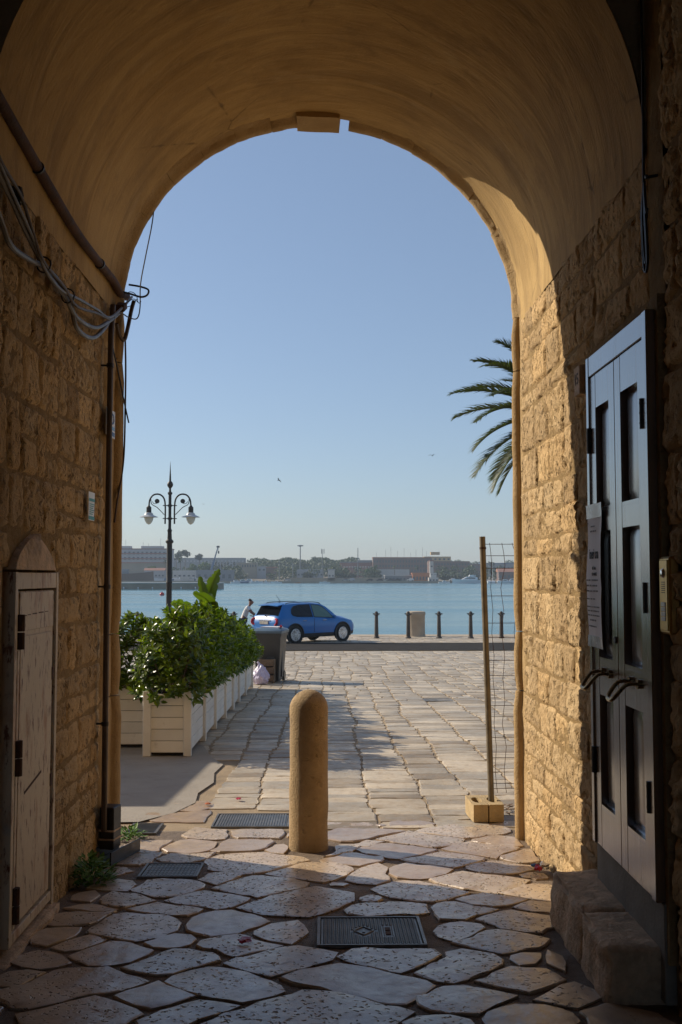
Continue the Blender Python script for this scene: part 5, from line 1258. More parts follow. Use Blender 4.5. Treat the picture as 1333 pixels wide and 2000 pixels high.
J = [((0, 0, .90), .12), ((.06, .02, 1.10), .12), ((.17, .03, 1.33), .13), ((.23, .035, 1.43), .06), ((.27, .035, 1.50), .055), ((.315, .03, 1.575), .122), ((.315, .03, 1.66), .105),
     ((.19, .20, 1.36), .06), ((.34, .24, 1.16), .045), ((.53, .20, 1.02), .034), ((.60, .19, .98), .026),
     ((.17, -.15, 1.36), .06), ((.33, -.19, 1.16), .045), ((.50, -.14, 1.03), .034), ((.57, -.13, .99), .026),
     ((.0, .10, .86), .095), ((.05, .11, .48), .06), ((-.03, .11, .09), .042), ((.12, .12, .035), .035), ((.0, -.10, .86), .095), ((.10, -.11, .48), .06), ((.04, -.11, .09), .042), ((.19, -.12, .035), .035)]
E_ = [(0, 1), (1, 2), (2, 3), (3, 4), (4, 5), (5, 6), (2, 7), (7, 8), (8, 9), (9, 10), (2, 11), (11, 12), (12, 13), (13, 14), (0, 15), (15, 16), (16, 17), (17, 18), (0, 19), (19, 20), (20, 21), (21, 22)]
for base, sy in ((10, 1), (14, -1)):
    bx_ = Vector(J[base][0])
    for k, (dy, L) in enumerate(((-.028, .075), (-.009, .085), (.010, .08), (.028, .065))):
        n0 = len(J); J.append((tuple(bx_ + Vector((.035, dy, -.02))), .010)); J.append((tuple(bx_ + Vector((L, dy * 1.1, -.055))), .008)); E_ += [(base, n0), (n0, n0 + 1)]
    n0 = len(J); J.append((tuple(bx_ + Vector((.0, -.04 * sy, -.01))), .011)); J.append((tuple(bx_ + Vector((.035, -.055 * sy, -.03))), .009)); E_ += [(base, n0), (n0, n0 + 1)]
pb = skin('body', J, E_, MAT['skin'], man)
skin('shirt', [((-.03, 0, .80), (.17, .15)), ((.06, .015, 1.10), (.165, .135)), ((.16, .02, 1.30), (.165, .14)), ((.21, .03, 1.41), .085), ((.19, .20, 1.36), .085), ((.27, .23, 1.25), .066), ((.17, -.15, 1.36), .085), ((.26, -.18, 1.24), .066)], [(0, 1), (1, 2), (2, 3), (2, 4), (4, 5), (2, 6), (6, 7)], MAT['shirt'], man)
skin('trousers', [((-.005, 0, .93), (.155, .13)), ((0, .10, .84), .108), ((.05, .11, .48), .080), ((-.03, .11, .10), .064), ((0, -.10, .84), .108), ((.10, -.11, .48), .080), ((.04, -.11, .10), .064)], [(0, 1), (1, 2), (2, 3), (0, 4), (4, 5), (5, 6)], MAT['trousers'], man)
skin('hair', [((.255, .03, 1.60), .095), ((.285, .03, 1.675), .108), ((.32, .03, 1.71), .08)], [(0, 1), (1, 2)], MAT['hair'], man, sub=2)
obj('ear', MB().lathe([(0, -.03), (.014, -.02), (.016, .01), (0, .03)], 8, (.30, -.055, 1.60)), MAT['skin'], pb, local=True); obj('nose', MB().lathe([(.0, -.03), (.018, -.02), (.008, .02), (0, .03)], 8, (.405, .03, 1.59)), MAT['skin'], pb, local=True)
for cx_, cy_ in ((.05, .115), (.12, -.115)): obj('shoe', MB().loft([tap(.0, .13, .05, .03), tap(.04, .13, .05, .03), tap(.09, .07, .042, .02)][::-1], mat=Matrix.Translation((cx_, cy_, 0))), MAT['black_plastic'], man, local=True)
sc_ = thing('scooter', 'dark scooter with a red tail light half hidden behind the shrubs', 'scooter', (-3.4, 43.0, gz(43.0) + .012), R(-15))
for wx in (-.62, .62): wh_ = obj('wheel', MB().lathe([(.12, -.05), (.22, -.055), (.25, 0), (.22, .055), (.12, .05)], 20, mat=Matrix.Translation((wx, 0, .25)) @ Matrix.Rotation(R(90), 4, 'X')), MAT['tyre'], sc_, local=True); obj('hub', MB().lathe([(0, -.04), (.125, -.04), (.125, .04), (0, .04)], 14, mat=Matrix.Translation((wx, 0, .25)) @ Matrix.Rotation(R(90), 4, 'X')), MAT['alloy'], wh_, local=True)
obj('body', MB().loft([[(x, -w, z0), (x, w, z0), (x, w * .8, z1), (x, -w * .8, z1)] for x, w, z0, z1 in [(-.92, .06, .62, .74), (-.75, .14, .50, .78), (-.35, .16, .32, .76), (-.15, .16, .28, .60), (.0, .17, .27, .34), (.38, .17, .27, .34)]]).loft([[(.36, -.17, .27), (.36, .17, .27), (.46, .15, .30), (.46, -.15, .30)], [(.42, -.2, .75), (.42, .2, .75), (.52, .12, .75), (.52, -.12, .75)], [(.34, -.12, 1.0), (.34, .12, 1.0), (.44, .08, 1.02), (.44, -.08, 1.02)]]), MAT['cladding'], sc_, local=True)
obj('seat', MB().box(-.80, -.12, -.13, .13, .76, .84, .03), MAT['black_plastic'], sc_, local=True)
obj('handlebar', MB().tube([(.30, -.32, 1.04), (.38, -.12, 1.02), (.38, .12, 1.02), (.30, .32, 1.04)], .018, 8).tube([(.60, 0, .28), (.38, 0, 1.0)], .03, 8), MAT['dark_metal'], sc_, local=True)
obj('tail_light', MB().box(-.96, -.90, -.08, .08, .66, .75, .012), MAT['tail'], sc_, local=True)
# ---- lamp post
MAT['lamp_iron'] = simple('dark_green_grey_iron', (.045, .040, .036), .5, .4, var=.2); MAT['lamp_shade'] = simple('pale_lamp_shade', (.50, .50, .50), .4); MAT['globe'] = simple('milk_glass_globe', (.62, .66, .60), .25, var=.03)
lp = thing('street_lamp', 'ornate iron street lamp with two scrolled arms above the shrubs', 'street lamp', (-6.77, 44.0, gz(44)))
obj('column', MB().lathe([(.26, -.05), (.26, .25), (.2, .3), (.2, .7), (.15, .8), (.125, .95), (.12, 2.4), (.14, 2.45), (.12, 2.5), (.115, 4.1), (.17, 4.16), (.17, 4.22), (.10, 4.3), (.085, 4.6), (.11, 4.66), (.065, 4.75), (.065, 6.2), (.10, 6.24), (.10, 6.30), (.05, 6.34), (.045, 6.48)], 14), MAT['lamp_iron'], lp, local=True)
obj('finial', MB().lathe([(.045, 6.48), (.12, 6.58), (.13, 6.66), (.10, 6.74), (.045, 6.80), (.04, 6.95), (.02, 7.3), (.004, 7.64)], 12), MAT['lamp_iron'], lp, local=True)
for s_ in (-1, 1):
    am = MB().tube(spline([(s_ * .20, 0, 4.95), (s_ * .20, 0, 5.7), (s_ * .26, 0, 6.05), (s_ * .45, 0, 6.22), (s_ * .70, 0, 6.20), (s_ * .86, 0, 6.0), (s_ * .90, 0, 5.70)], 5), .035, 8)
    am.tube(spline([(s_ * .24, 0, 5.35), (s_ * .34, 0, 5.45), (s_ * .55, 0, 5.66), (s_ * .78, 0, 5.80), (s_ * .82, 0, 6.02)], 4), .018, 6)
    ar = obj('arm', am, MAT['lamp_iron'], lp, local=True)
    obj('rosette', MB().lathe([(0, -.03), (.10, -.03), (.10, .03), (0, .03)], 14, mat=Matrix.Translation((s_ * .55, 0, 5.93)) @ Matrix.Rotation(R(90), 4, 'X')).tube(spline([(s_ * .55, 0, 5.84), (s_ * .68, 0, 5.82), (s_ * .76, 0, 5.92)], 4), .014, 6), MAT['lamp_iron'], ar, local=True)
    lh = obj('lantern', MB().lathe([(.11, 5.42), (.11, 5.66), (.07, 5.70), (.03, 5.76)], 14, (s_ * .90, 0, 0)), MAT['lamp_iron'], lp, local=True)
    obj('lamp_shade', MB().lathe([(.40, 5.24), (.38, 5.255), (.2, 5.33), (.16, 5.42), (.10, 5.44)], 20, (s_ * .90, 0, 0)), MAT['lamp_shade'], lh, local=True)
    obj('globe', MB().lathe([(.005, 4.92), (.10, 4.97), (.17, 5.08), (.20, 5.20), (.20, 5.25)], 16, (s_ * .90, 0, 0)), MAT['globe'], lh, local=True)
for z_ in (5.18, 5.74): obj('crossbar', MB().tube([(-.30, 0, z_), (.30, 0, z_)], .022, 6).lathe([(.02, -.06), (.10, -.04), (.10, .04), (.02, .06)], 12, (0, 0, z_)), MAT['lamp_iron'], lp, local=True)
# ---- quay posts and mooring drum
MAT['post_iron'] = simple('dull_iron_post', (.075, .065, .058), .6, .3, var=.25)
ib = thing('quay_post', 'dark cast iron post with a flat cap on the quay edge', 'bollard', (2.18, 45.7, gz(45.7)), 0, 'iron posts along the quay edge')
obj('shaft', MB().lathe([(.13, -.03), (.13, .04), (.095, .08), (.085, .55), (.075, 1.0)], 12), MAT['post_iron'], ib, local=True)
obj('cap', MB().lathe([(.075, 1.0), (.105, 1.02), (.105, 1.06), (.06, 1.10), (.08, 1.14), (.05, 1.18), (.003, 1.20)], 12).tube([(-.16, 0, 1.08), (.16, 0, 1.08)], .03, 6), MAT['post_iron'], ib, local=True)
for px in (798, 858, 920, 980): p = at(px, 1247, 45.7); dup(ib, (p.x, 45.7, gz(45.7)))
for px in (268, 457, 1050): p = at(px, 1247, 45.7); dup(ib, (p.x, 45.7, gz(45.7)))
md = obj('mooring_drum', MB().lathe([(.46, -.04), (.46, .03), (.435, .05), (.42, .3), (.42, .95), (.445, 1.0), (.45, 1.10), (.42, 1.16), (.30, 1.18), (.003, 1.19)], 28), MAT['quay_stone'], ang=40)
p = at(813, 1243, 47.9); md.location = (p.x, 47.9, gz(47.9)); tag(md, 'thick pale stone mooring drum on the quay edge among iron posts', 'mooring post')
# ---- palm
pm = thing('palm_tree', 'date palm whose fronds hang past the right jamb of the arch', 'palm tree', (5.08, 22, gz(22)))
CP = Vector((0, 0, 5.05 - gz(22)))
tk = MB().tube(spline([(0, 0, -.05), (.04, 0, 1.5), (-.02, 0, 3.4), (0, 0, CP.z)], 8), [.27] * 8 + [.23] * 8 + [.22] * 9, 14)
tk.v = [(x * (1 + .06 * math.sin(z * 40)), y * (1 + .06 * math.sin(z * 40)), z) for x, y, z in tk.v]
obj('trunk', tk, MAT['bark'], pm, local=True)
def frond(az, el, L, droop, seed):
    r_ = random.Random(seed); d_ = Vector((math.cos(az), math.sin(az), 0)); P = []; n = 26
    for i in range(n + 1):
        s_ = L * i / n; a = el - droop * (i / n) ** 1.5
        P.append((P[-1] + (d_ * math.cos(a) + Vector((0, 0, math.sin(a)))) * (L / n)) if P else CP + d_ * .1)
    fb = obj('frond', MB().tube(P, [.022 * (1 - .85 * i / n) + .002 for i in range(n + 1)], 5), MAT['palm_leaf'], pm, local=True)
    mb = MB()
    for i in range(3, n * 4):
        u = i / (n * 4); k = min(n - 1, int(u * n)); p = P[k].lerp(P[k + 1], u * n - k); T = (P[k + 1] - P[k]).normalized()
        sdv = T.cross(Vector((0, 0, 1))).normalized(); upv = sdv.cross(T)
        ll = .58 * math.sin(math.pi * min(1, .12 + .84 * u)) ** .6 * r_.uniform(.8, 1.1)
        for s_ in (-1, 1):
            dd = (sdv * s_ * .72 + T * .75 + upv * .28 * r_.uniform(.3, 1.2)).normalized(); w = T * .021
            m1 = p + dd * ll * .5; tip = p + dd * ll + Vector((0, 0, -.10 * ll - .03 * r_.random()))
            mb.add([p - w, p + w, m1 + w * .9, tip, m1 - w * .9], [(0, 1, 2, 4), (4, 2, 3)])
    obj('leaflets', mb, MAT['palm_leaf'], fb, local=True, smooth=False)
r_ = random.Random(12)
specs = [(R(178), R(22), 2.3, R(52)), (R(188), R(-10), 2.0, R(60)), (R(170), R(48), 2.2, R(60)), (R(182), R(64), 2.1, R(62)), (R(195), R(-28), 2.3, R(45)), (R(172), R(-50), 2.0, R(34)), (R(200), R(8), 2.0, R(66)), (R(160), R(34), 2.1, R(66)), (R(150), R(-34), 1.9, R(46)), (R(210), R(40), 2.2, R(70)), (R(184), R(-44), 2.1, R(40)), (R(165), R(10), 2.2, R(50)), (R(196), R(78), 2.0, R(50))]
for i in range(14): specs.append((R(-140 + i * 22), R(r_.uniform(-30, 70)), r_.uniform(1.9, 2.3), R(r_.uniform(40, 70))))
for i, (a, e, L, d_) in enumerate(specs): frond(a, e + R(10), L * 1.05, d_ * .88, i)
# ---- unseen canopy, added left of the planters to shade the concrete apron
MAT['canvas'] = simple('ecru_canvas', (.50, .44, .34), .9, var=.08)
ps_ = thing('added_parasol', 'square ecru canopy added out of view to shade the concrete apron', 'added_parasol', (-6.0, 10.9, gz(10.9)))
h_ = 1.32; obj('canopy', MB().add([(-h_, -h_, 2.42), (h_, -h_, 2.42), (h_, h_, 2.42), (-h_, h_, 2.42), (0, 0, 2.95), (-h_, -h_, 2.22), (h_, -h_, 2.22), (h_, h_, 2.22), (-h_, h_, 2.22)], [(0, 1, 4), (1, 2, 4), (2, 3, 4), (3, 0, 4), (0, 5, 6, 1), (1, 6, 7, 2), (2, 7, 8, 3), (3, 8, 5, 0)]), MAT['canvas'], ps_, local=True, smooth=False)
obj('pole', MB().tube([(0, 0, 0), (0, 0, 3.02)], .03, 10), MAT['twig'], ps_, local=True)
for k in range(4): a = math.pi / 4 + k * math.pi / 2; obj('rib', MB().tube([(0, 0, 2.90), (h_ * 1.38 * math.cos(a), h_ * 1.38 * math.sin(a), 2.41)], .012, 6), MAT['twig'], ps_, local=True)
obj('base', MB().box(-.3, .3, -.3, .3, 0, .07, .01), MAT['concrete'], ps_, local=True)
# ---- gulls and buoy
MAT['gull'] = simple('gull_plumage', (.11, .11, .12), .8)
def gull(label, px, py, y, span, roll, rz):
    p = at(px, py, y); mb = MB(); h = span / 2
    mb.loft([[(x, w * math.cos(a), w * math.sin(a)) for a in [k * math.pi / 3 for k in range(6)]] for x, w in ((-.28, .01), (-.15, .05), (.05, .065), (.2, .04), (.30, .01))])
    for s_ in (-1, 1): mb.loft([[(x0, s_ * y_, z), (x1, s_ * y_, z), (x1 - .01, s_ * y_, z + .012), (x0 + .01, s_ * y_, z + .012)] for x0, x1, y_, z in ((-.08, .1, .03, .02), (-.06, .12, h * .45, .16), (-.10, .04, h * .75, .10), (-.16, -.13, h, .0))])
    o = obj('seagull', mb, MAT['gull']); o.location = p; o.rotation_euler = (roll, 0, rz); tag(o, label, 'bird')
gull('gull gliding with steeply banked wings above the water', 545, 938, 150, 1.0, R(35), R(150)); gull('dark gull with spread wings flying near the palm fronds', 845, 890, 120, .95, R(-5), R(70)); gull('tiny distant gull beside the street lamp', 398, 985, 260, .9, 0, R(80))
t_ = on_ground(317, 1159)
by = at(317, 1159, 215); bo = obj('mooring_buoy', MB().lathe([(.05, -.35), (.42, -.2), (.5, .1), (.42, .4), (.1, .55), (.1, .7), (.003, .72)], 16), MAT['tail'], ang=50); bo.location = (by.x, 215, SEA + .05); tag(bo, 'round red mooring buoy floating off the stone mole', 'buoy')
# ================================================================== the far shore
def land(y): return -1.15 + max(0, y - 640) * .014 if y < 900 else 2.5 + (y - 900) * .02
fy = [600, 640, 700, 800, 900, 1050, 1250, 1480]
MAT['far_land'] = simple('far_dry_ground', (.20, .165, .12), .95, var=.3, scale=.05)
MAT['far_quay'] = simple('far_quay_stone', (.30, .25, .19), .9, var=.25, scale=.2)
fs_ = struct('far_shore', sheet([-840, -400, -200, 0, 200, 400, 840], fy, 0, land), MAT['far_land'])
fq = struct('far_quay', MB().box(-840, 840, 598.5, 600.5, SEA - .5, -1.0, 0), MAT['far_quay'])
C_ = lambda n, c, r_=.85, **k: MAT.setdefault(n, simple(n, c, r_, var=.12, scale=.15, **k))
C_('b_white', (.36, .37, .40)); C_('b_cream', (.30, .26, .20)); C_('b_brown', (.17, .11, .095)); C_('b_ochre', (.47, .34, .17)); C_('b_red', (.24, .10, .08)); C_('b_grey', (.19, .21, .24)); C_('b_window', (.05, .07, .09), .3); C_('b_orange', (.44, .16, .06)); C_('b_roof', (.33, .15, .10)); C_('b_blue', (.07, .13, .24)); C_('b_rust', (.10, .06, .045)); C_('b_pale', (.50, .49, .47))
_win = {}
def win_mesh(w, h, mat):
    k = (round(w, 2), round(h, 2), mat)
    if k not in _win:
        me_ = MB().box(-w / 2, w / 2, -.12, .10, -h / 2, h / 2).mesh('window'); me_.materials.append(MAT[mat]); _win[k] = me_
    return _win[k]
def building(label, px0, px1, pyt, D, wall, depth=14, rows=0, cols=0, roof=None, name='building', cat='building', wz=None, wmat='b_window', flat=True, ww=None, wh=1.4, group=None):
    a, b = at(px0, pyt, D), at(px1, pyt, D); x0, x1, zt = a.x, b.x, a.z; zb = land(D) - .3
    o = thing(name, label, cat, ((x0 + x1) / 2, D, zb), 0, group); hw, h = (x1 - x0) / 2, zt - zb
    obj('wall', MB().box(-hw, hw, 0, depth, 0, h), MAT[wall], o, local=True, smooth=False)
    if roof == 'gable': obj('roof', MB().add([(-hw - .3, -.4, h), (hw + .3, -.4, h), (hw + .3, depth + .4, h), (-hw - .3, depth + .4, h), (-hw - .3, depth / 2, h + depth * .22), (hw + .3, depth / 2, h + depth * .22)], [(0, 1, 5, 4), (2, 3, 4, 5), (0, 4, 3), (1, 2, 5), (0, 3, 2, 1)]), MAT['b_roof'], o, local=True, smooth=False)
    elif roof: obj('roof', MB().box(-hw - .3, hw + .3, -.3, depth + .3, h, h + .7), MAT[roof], o, local=True, smooth=False)
    if rows:
        cw = 2 * hw / cols; w = ww or min(1.6, cw * .5); z0 = (wz if wz is not None else 1.0)
        ch = (h - .8 - z0) / rows
        for i in range(cols):
            for j in range(rows):
                wn_ = link('window', win_mesh(w, min(wh, ch * .62), wmat), None, o, local=True); wn_.location = (-hw + cw * (i + .5), 0, z0 + ch * (j + .5))
    return o
b = building('long white apartment block with red bands and roof boxes across the harbour', 215, 334, 1073, 760, 'b_white', 16, 3, 14, 'b_red', wz=9, wh=2.0)
for dx, w in ((-14, 12), (8, 16)): obj('roof_box', MB().box(dx - w / 2, dx + w / 2, 3, 11, b_h := (at(240, 1073, 760).z - land(760) + .3), b_h + 2.6), MAT['b_pale'], b, local=True, smooth=False)
for z_ in (14.2, 18.0): obj('balcony_band', MB().box(-22, 22, -.9, -.1, z_, z_ + .8), MAT['b_red'], b, local=True, smooth=False)
for dx in (-12, 1, 5, 14): obj('aerial', MB().tube([(dx, 6, 22), (dx, 6, 22 + 4 + (dx % 5))], .10, 5), MAT['b_grey'], b, local=True)
building('cream boatyard wall shed with low arched roof left of the lamp', 215, 328, 1100, 690, 'b_cream', 14, 0, 0, 'b_roof', 'boat_shed', 'shed')
building('row of small houses with red gables behind the stranded hull', 282, 322, 1114, 650, 'b_white', 7, 1, 6, 'gable', 'house', 'house', wh=1.0)
building('low white shed beyond the lamp post at the boatyard', 338, 383, 1114, 640, 'b_pale', 8, 1, 5, None, 'shed', 'shed', wh=.9)
building('blue grey waterfront warehouse with dark doors beside the torn broad leaf', 384, 455, 1113, 626, 'b_grey', 12, 1, 6, None, 'warehouse', 'warehouse', wz=0, wh=2.4)
building('cream building with a row of square dark windows above the small boats', 462, 502, 1099, 720, 'b_cream', 10, 1, 8, None, wz=8.0, wh=1.8)
building('white sloping annex of the cream building with windows', 495, 520, 1106, 722, 'b_white', 8, 1, 3, None, 'annex', 'building', wz=5, wh=1.2)
building('long pale hangar on the skyline behind the crane', 330, 478, 1089.5, 1000, 'b_grey', 20, 1, 22, None, 'hangar', 'hangar', wz=10, wh=1.3, wmat='b_white')
building('low brick store with tan roof near the small boats', 520, 541, 1109, 690, 'b_brown', 8, 1, 4, 'b_roof', 'store', 'store', wh=1.0)
building('long white wall building on the far quay near the tall light mast', 580, 632, 1112, 680, 'b_white', 9, 1, 7, None, 'warehouse', 'warehouse', wh=1.1)
building('small white harbour kiosk on the far quay', 641, 654, 1114, 640, 'b_pale', 4, 1, 2, 'b_white', 'kiosk', 'kiosk', wh=1.0)
building('low grey hall with red lower wall beside the lattice mast', 665, 728, 1099, 780, 'b_red', 12, 1, 12, 'b_grey', 'hall', 'hall', wz=6, wh=1.0, wmat='b_pale')
building('dark flat roofed block behind the lattice mast', 698, 727, 1094, 830, 'b_grey', 10, 1, 5, None, wz=9, wh=1.4)
b = building('long brown apartment block with many roof aerials', 729, 842, 1090, 770, 'b_brown', 14, 3, 20, 'b_roof', wz=4, wh=1.6)
for k, dx in enumerate((-19, -12, -8, -3, 2, 7, 11, 16, 19)): obj('aerial', MB().tube([(dx, 5, 13), (dx, 5, 19.5 + (k * 37 % 5))], .09, 5), MAT['b_grey'], b, local=True)
b = building('ochre block with green shuttered windows and a stepped roof', 829, 881, 1087, 800, 'b_ochre', 12, 1, 6, None, wz=13, wh=1.5)
obj('roof_box', MB().box(-5, 2, 2, 8, 17.8, 20.0), MAT['b_ochre'], b, local=True, smooth=False)
building('wide brown grey apartment block right of the ochre block', 838, 918, 1096, 745, 'b_brown', 12, 3, 14, None, wz=3, wh=1.4)
building('white rendered stair tower with red stripe between the apartment blocks', 840, 847, 1096, 738, 'b_pale', 3, 1, 1, 'b_red', 'tower', 'tower', wz=6, wh=1.0)
building('far brick block left of the fence post', 918, 946, 1101, 790, 'b_brown', 10, 2, 5, None, wz=3, wh=1.3)
building('low grey sheds behind the marina masts', 940, 1040, 1101, 860, 'b_grey', 12, 1, 14, 'b_blue', 'shed', 'shed', wz=5, wh=1.2)
building('marina pavilion with tan hipped roof behind the wire mesh', 974, 1040, 1117, 640, 'b_brown', 10, 1, 8, 'gable', 'pavilion', 'pavilion', wh=1.4)
building('orange awning market stall on the far quay', 806, 843, 1121, 622, 'b_orange', 6, 1, 6, 'b_orange', 'stall', 'stall', wz=.2, wh=2.0)
building('low glass roofed shelter beside the orange stall', 752, 808, 1125, 626, 'b_grey', 6, 1, 8, 'b_pale', 'shelter', 'shelter', wz=.2, wh=1.6)
building('white pump house with square tower on the far quay', 838, 857, 1128, 610, 'b_pale', 5, 1, 3, None, 'pump_house', 'building', wz=.2, wh=1.2)
building('square white tower of the pump house on the far quay', 841, 853, 1119, 612, 'b_pale', 4, 1, 2, None, 'tower', 'tower', wz=4.0, wh=1.2)
building('long low wall of tan stone behind the parked cars', 560, 806, 1128.5, 640, 'b_cream', 1.2, 0, 0, None, 'boundary_wall', 'wall')
building('white fence wall behind the distant palms', 735, 800, 1112, 700, 'b_pale', 1.2, 0, 0, None, 'boundary_wall', 'wall')
# mole
ml = thing('stone_mole', 'long low stone mole running out from the left with white fenders', 'mole', tuple(at(330, 1151, 318)))
mx = at(430, 1151, 318).x; obj('mole_body', MB().box(-130, mx, 317, 330, SEA - .5, SEA + 1.75), MAT['far_quay'], ml, smooth=False); obj('coping', MB().box(-130, mx + .1, 316.8, 330.2, SEA + 1.76, SEA + 2.05), MAT['b_pale'], ml, smooth=False)
for k in range(14): obj('fender', MB().lathe([(.05, 0), (.20, .1), (.20, .5), (.05, .6)], 8, (mx - 3 - k * 4.4, 316.6, SEA + .1)), MAT['white_card'], ml)
# trees
MAT['far_leaf'] = leaf_mat('far_foliage', (.022, .040, .018), (.055, .085, .028), .7, .1, .4); MAT['far_leaf_b'] = leaf_mat('far_bright_foliage', (.045, .085, .02), (.09, .15, .035), .7, .1, .4); MAT['far_pine'] = leaf_mat('far_pine_needles', (.014, .026, .016), (.032, .048, .025), .8, .05, .4)
def crown(mb, c, rx, rz, n, rnd, s):
    for k in range(n):
        d_ = Vector((rnd.gauss(0, 1), rnd.gauss(0, 1), rnd.gauss(0, 1))).normalized() * rnd.uniform(.55, 1.0)
        p = Vector(c) + Vector((d_.x * rx, d_.y * rx, d_.z * rz)); u = Vector((rnd.uniform(-1, 1), rnd.uniform(-1, 1), rnd.uniform(-1, 1))).normalized(); v = u.orthogonal().normalized(); q = s * rnd.uniform(.6, 1.3)
        mb.add([p + u * q, p + v * q, p - u * q * .8, p - v * q], [(0, 1, 2), (0, 2, 3)])
def tree(label, px, pyt, D, w_px, mat='far_leaf', shape='round', n=420, name='tree', group='trees across the harbour'):
    sc = D / 2000; p = at(px, pyt, D); zb = land(D) - .2; H = p.z - zb; w = w_px * sc / 2; r_ = random.Random(int(px * 7 + D))
    o = thing(name, label, 'tree', (p.x, D, zb), 0, group); mb = MB()
    if shape == 'round':
        for k in range(6): crown(mb, (r_.uniform(-.5, .5) * w, r_.uniform(-.5, .5) * w, H - w * r_.uniform(.45, 1.1)), w * r_.uniform(.45, .7), min(H * .3, w * r_.uniform(.4, .62)), n // 6, r_, .55)
    elif shape == 'cypress': crown(mb, (0, 0, H * .54), w, H * .46, n // 2, r_, .5)
    elif shape == 'umbrella':
        for k in range(6): crown(mb, (r_.uniform(-.7, .7) * w, r_.uniform(-.7, .7) * w, H - w * r_.uniform(.18, .45)), w * .5, w * .26, n // 6, r_, .5)
    elif shape == 'palm':
        for k in range(22):
            a = r_.uniform(0, 6.28); e = r_.uniform(-.9, 1.1); L = w * 1.05; d_ = Vector((math.cos(a) * math.cos(e), math.sin(a) * math.cos(e), math.sin(e)))
            b_ = Vector((0, 0, H - w * .8)); sdv = d_.cross(Vector((0, 0, 1))).normalized() * L * .16
            mb.add([b_, b_ + d_ * L * .5 + sdv + Vector((0, 0, L * .12)), b_ + d_ * L - Vector((0, 0, L * .25)), b_ + d_ * L * .5 - sdv + Vector((0, 0, L * .12))], [(0, 1, 2, 3)])
    obj('crown', mb, MAT[mat], o, local=True, smooth=False)
    obj('trunk', MB().tube([(0, 0, -.2), (.1, 0, H * .5), (0, 0, H * .85)], [.32, .25, .14], 6), MAT['bark'], o, local=True)
for lab, px, py, D, w, mat, sh in [
 ('dark spreading pine behind the lamp post', 345, 1076, 800, 26, 'far_pine', 'round'), ('taller dark pine with ragged top beyond the lamp post', 362, 1073, 805, 22, 'far_pine', 'round'), ('lone dark domed pine left of the crane', 390, 1081, 790, 18, 'far_pine', 'round'),
 ('slim dark cypress rising behind the lamp column', 327, 1068, 790, 6, 'far_pine', 'cypress'), ('bright green round tree below the crane boom', 400, 1099, 670, 26, 'far_leaf_b', 'round'), ('mid green tree beside the white boatyard shed', 378, 1101, 668, 20, 'far_leaf_b', 'round'), ('low green shrub tree on the shed roofline', 297, 1104, 680, 24, 'far_leaf_b', 'round'),
 ('small palm in front of the dark pines', 353, 1088, 660, 14, 'far_leaf', 'palm'), ('small palm left of the lamp column', 323, 1092, 660, 12, 'far_leaf', 'palm'),
 ('clipped dark hedge tree in front of the white wall building', 602, 1115, 655, 26, 'far_pine', 'round'), ('wide olive tree left of the grey hall', 655, 1096, 760, 30, 'far_leaf', 'round'), ('dark low tree behind the harbour kiosk', 668, 1118, 645, 26, 'far_pine', 'round'), ('rounded dark tree next to the harbour kiosk', 685, 1118, 646, 22, 'far_pine', 'round'),
 ('green tree at the foot of the lattice mast', 719, 1110, 650, 14, 'far_leaf_b', 'round'), ('dark skyline tree beside the aerial mast', 621, 1088, 860, 24, 'far_leaf', 'umbrella'), ('skyline tree behind the grey hall', 675, 1093, 880, 20, 'far_leaf', 'umbrella'),
 ('palm in front of the left end of the brown apartment block', 735, 1102, 690, 11, 'far_leaf', 'palm'), ('palm by the middle of the brown apartment block', 771, 1103, 690, 11, 'far_leaf', 'palm'), ('palm near the right end of the brown apartment block', 814, 1104, 690, 11, 'far_leaf', 'palm'), ('palm beside the stair tower', 857, 1104, 690, 12, 'far_leaf', 'palm'),
 ('dark tree behind the marina masts', 960, 1097, 800, 14, 'far_pine', 'round'), ('bushy dark tree below the apartment blocks by the yacht', 890, 1116, 660, 40, 'far_pine', 'round'), ('dark low tree right of the pump house', 870, 1117, 662, 24, 'far_pine', 'round'), ('grey green tree under the far brick block', 925, 1116, 664, 30, 'far_pine', 'round')]:
    tree(lab, px, py, D, w, mat, sh)
for k, px in enumerate(range(404, 464, 6)): tree('slim dark cypress in the row behind the blue grey warehouse', px, 1092 + (k * 5 % 7), 760, 5, 'far_pine', 'cypress', 160)
wd = MB(); r_ = random.Random(8)
for k in range(120):
    px = r_.uniform(496, 690) if k < 80 else r_.uniform(200, 1100); D = r_.uniform(820, 960) if k < 80 else r_.uniform(1000, 1300)
    py = (1087 + 7 * abs(math.sin(px * .05)) if k < 80 else 1092 + r_.uniform(0, 6)); p = at(px, py, D); rr = r_.uniform(5, 8)
    crown(wd, (p.x, D, p.z - rr * .5), rr, rr * .5, 90, r_, .8); crown(wd, (p.x, D, p.z - rr * 1.4), rr * 1.1, rr * .7, 60, r_, .9)
for k in range(90):
    px = r_.choice((r_.uniform(330, 480), r_.uniform(500, 740), r_.uniform(855, 1020))); D = r_.uniform(645, 720); py = r_.uniform(1104, 1119); p = at(px, py, D); rr = r_.uniform(2.2, 4.5)
    crown(wd, (p.x, D, p.z - rr * .5), rr, rr * .6, 70, r_, .6); crown(wd, (p.x, D, p.z - rr * 1.5), rr * 1.1, rr * .9, 50, r_, .6)
wo_ = obj('far_wood', wd, MAT['far_leaf'], smooth=False); wo_['kind'] = 'stuff'; wo_['label'] = 'dark belt of pines along the skyline across the harbour'; wo_['category'] = 'wood'
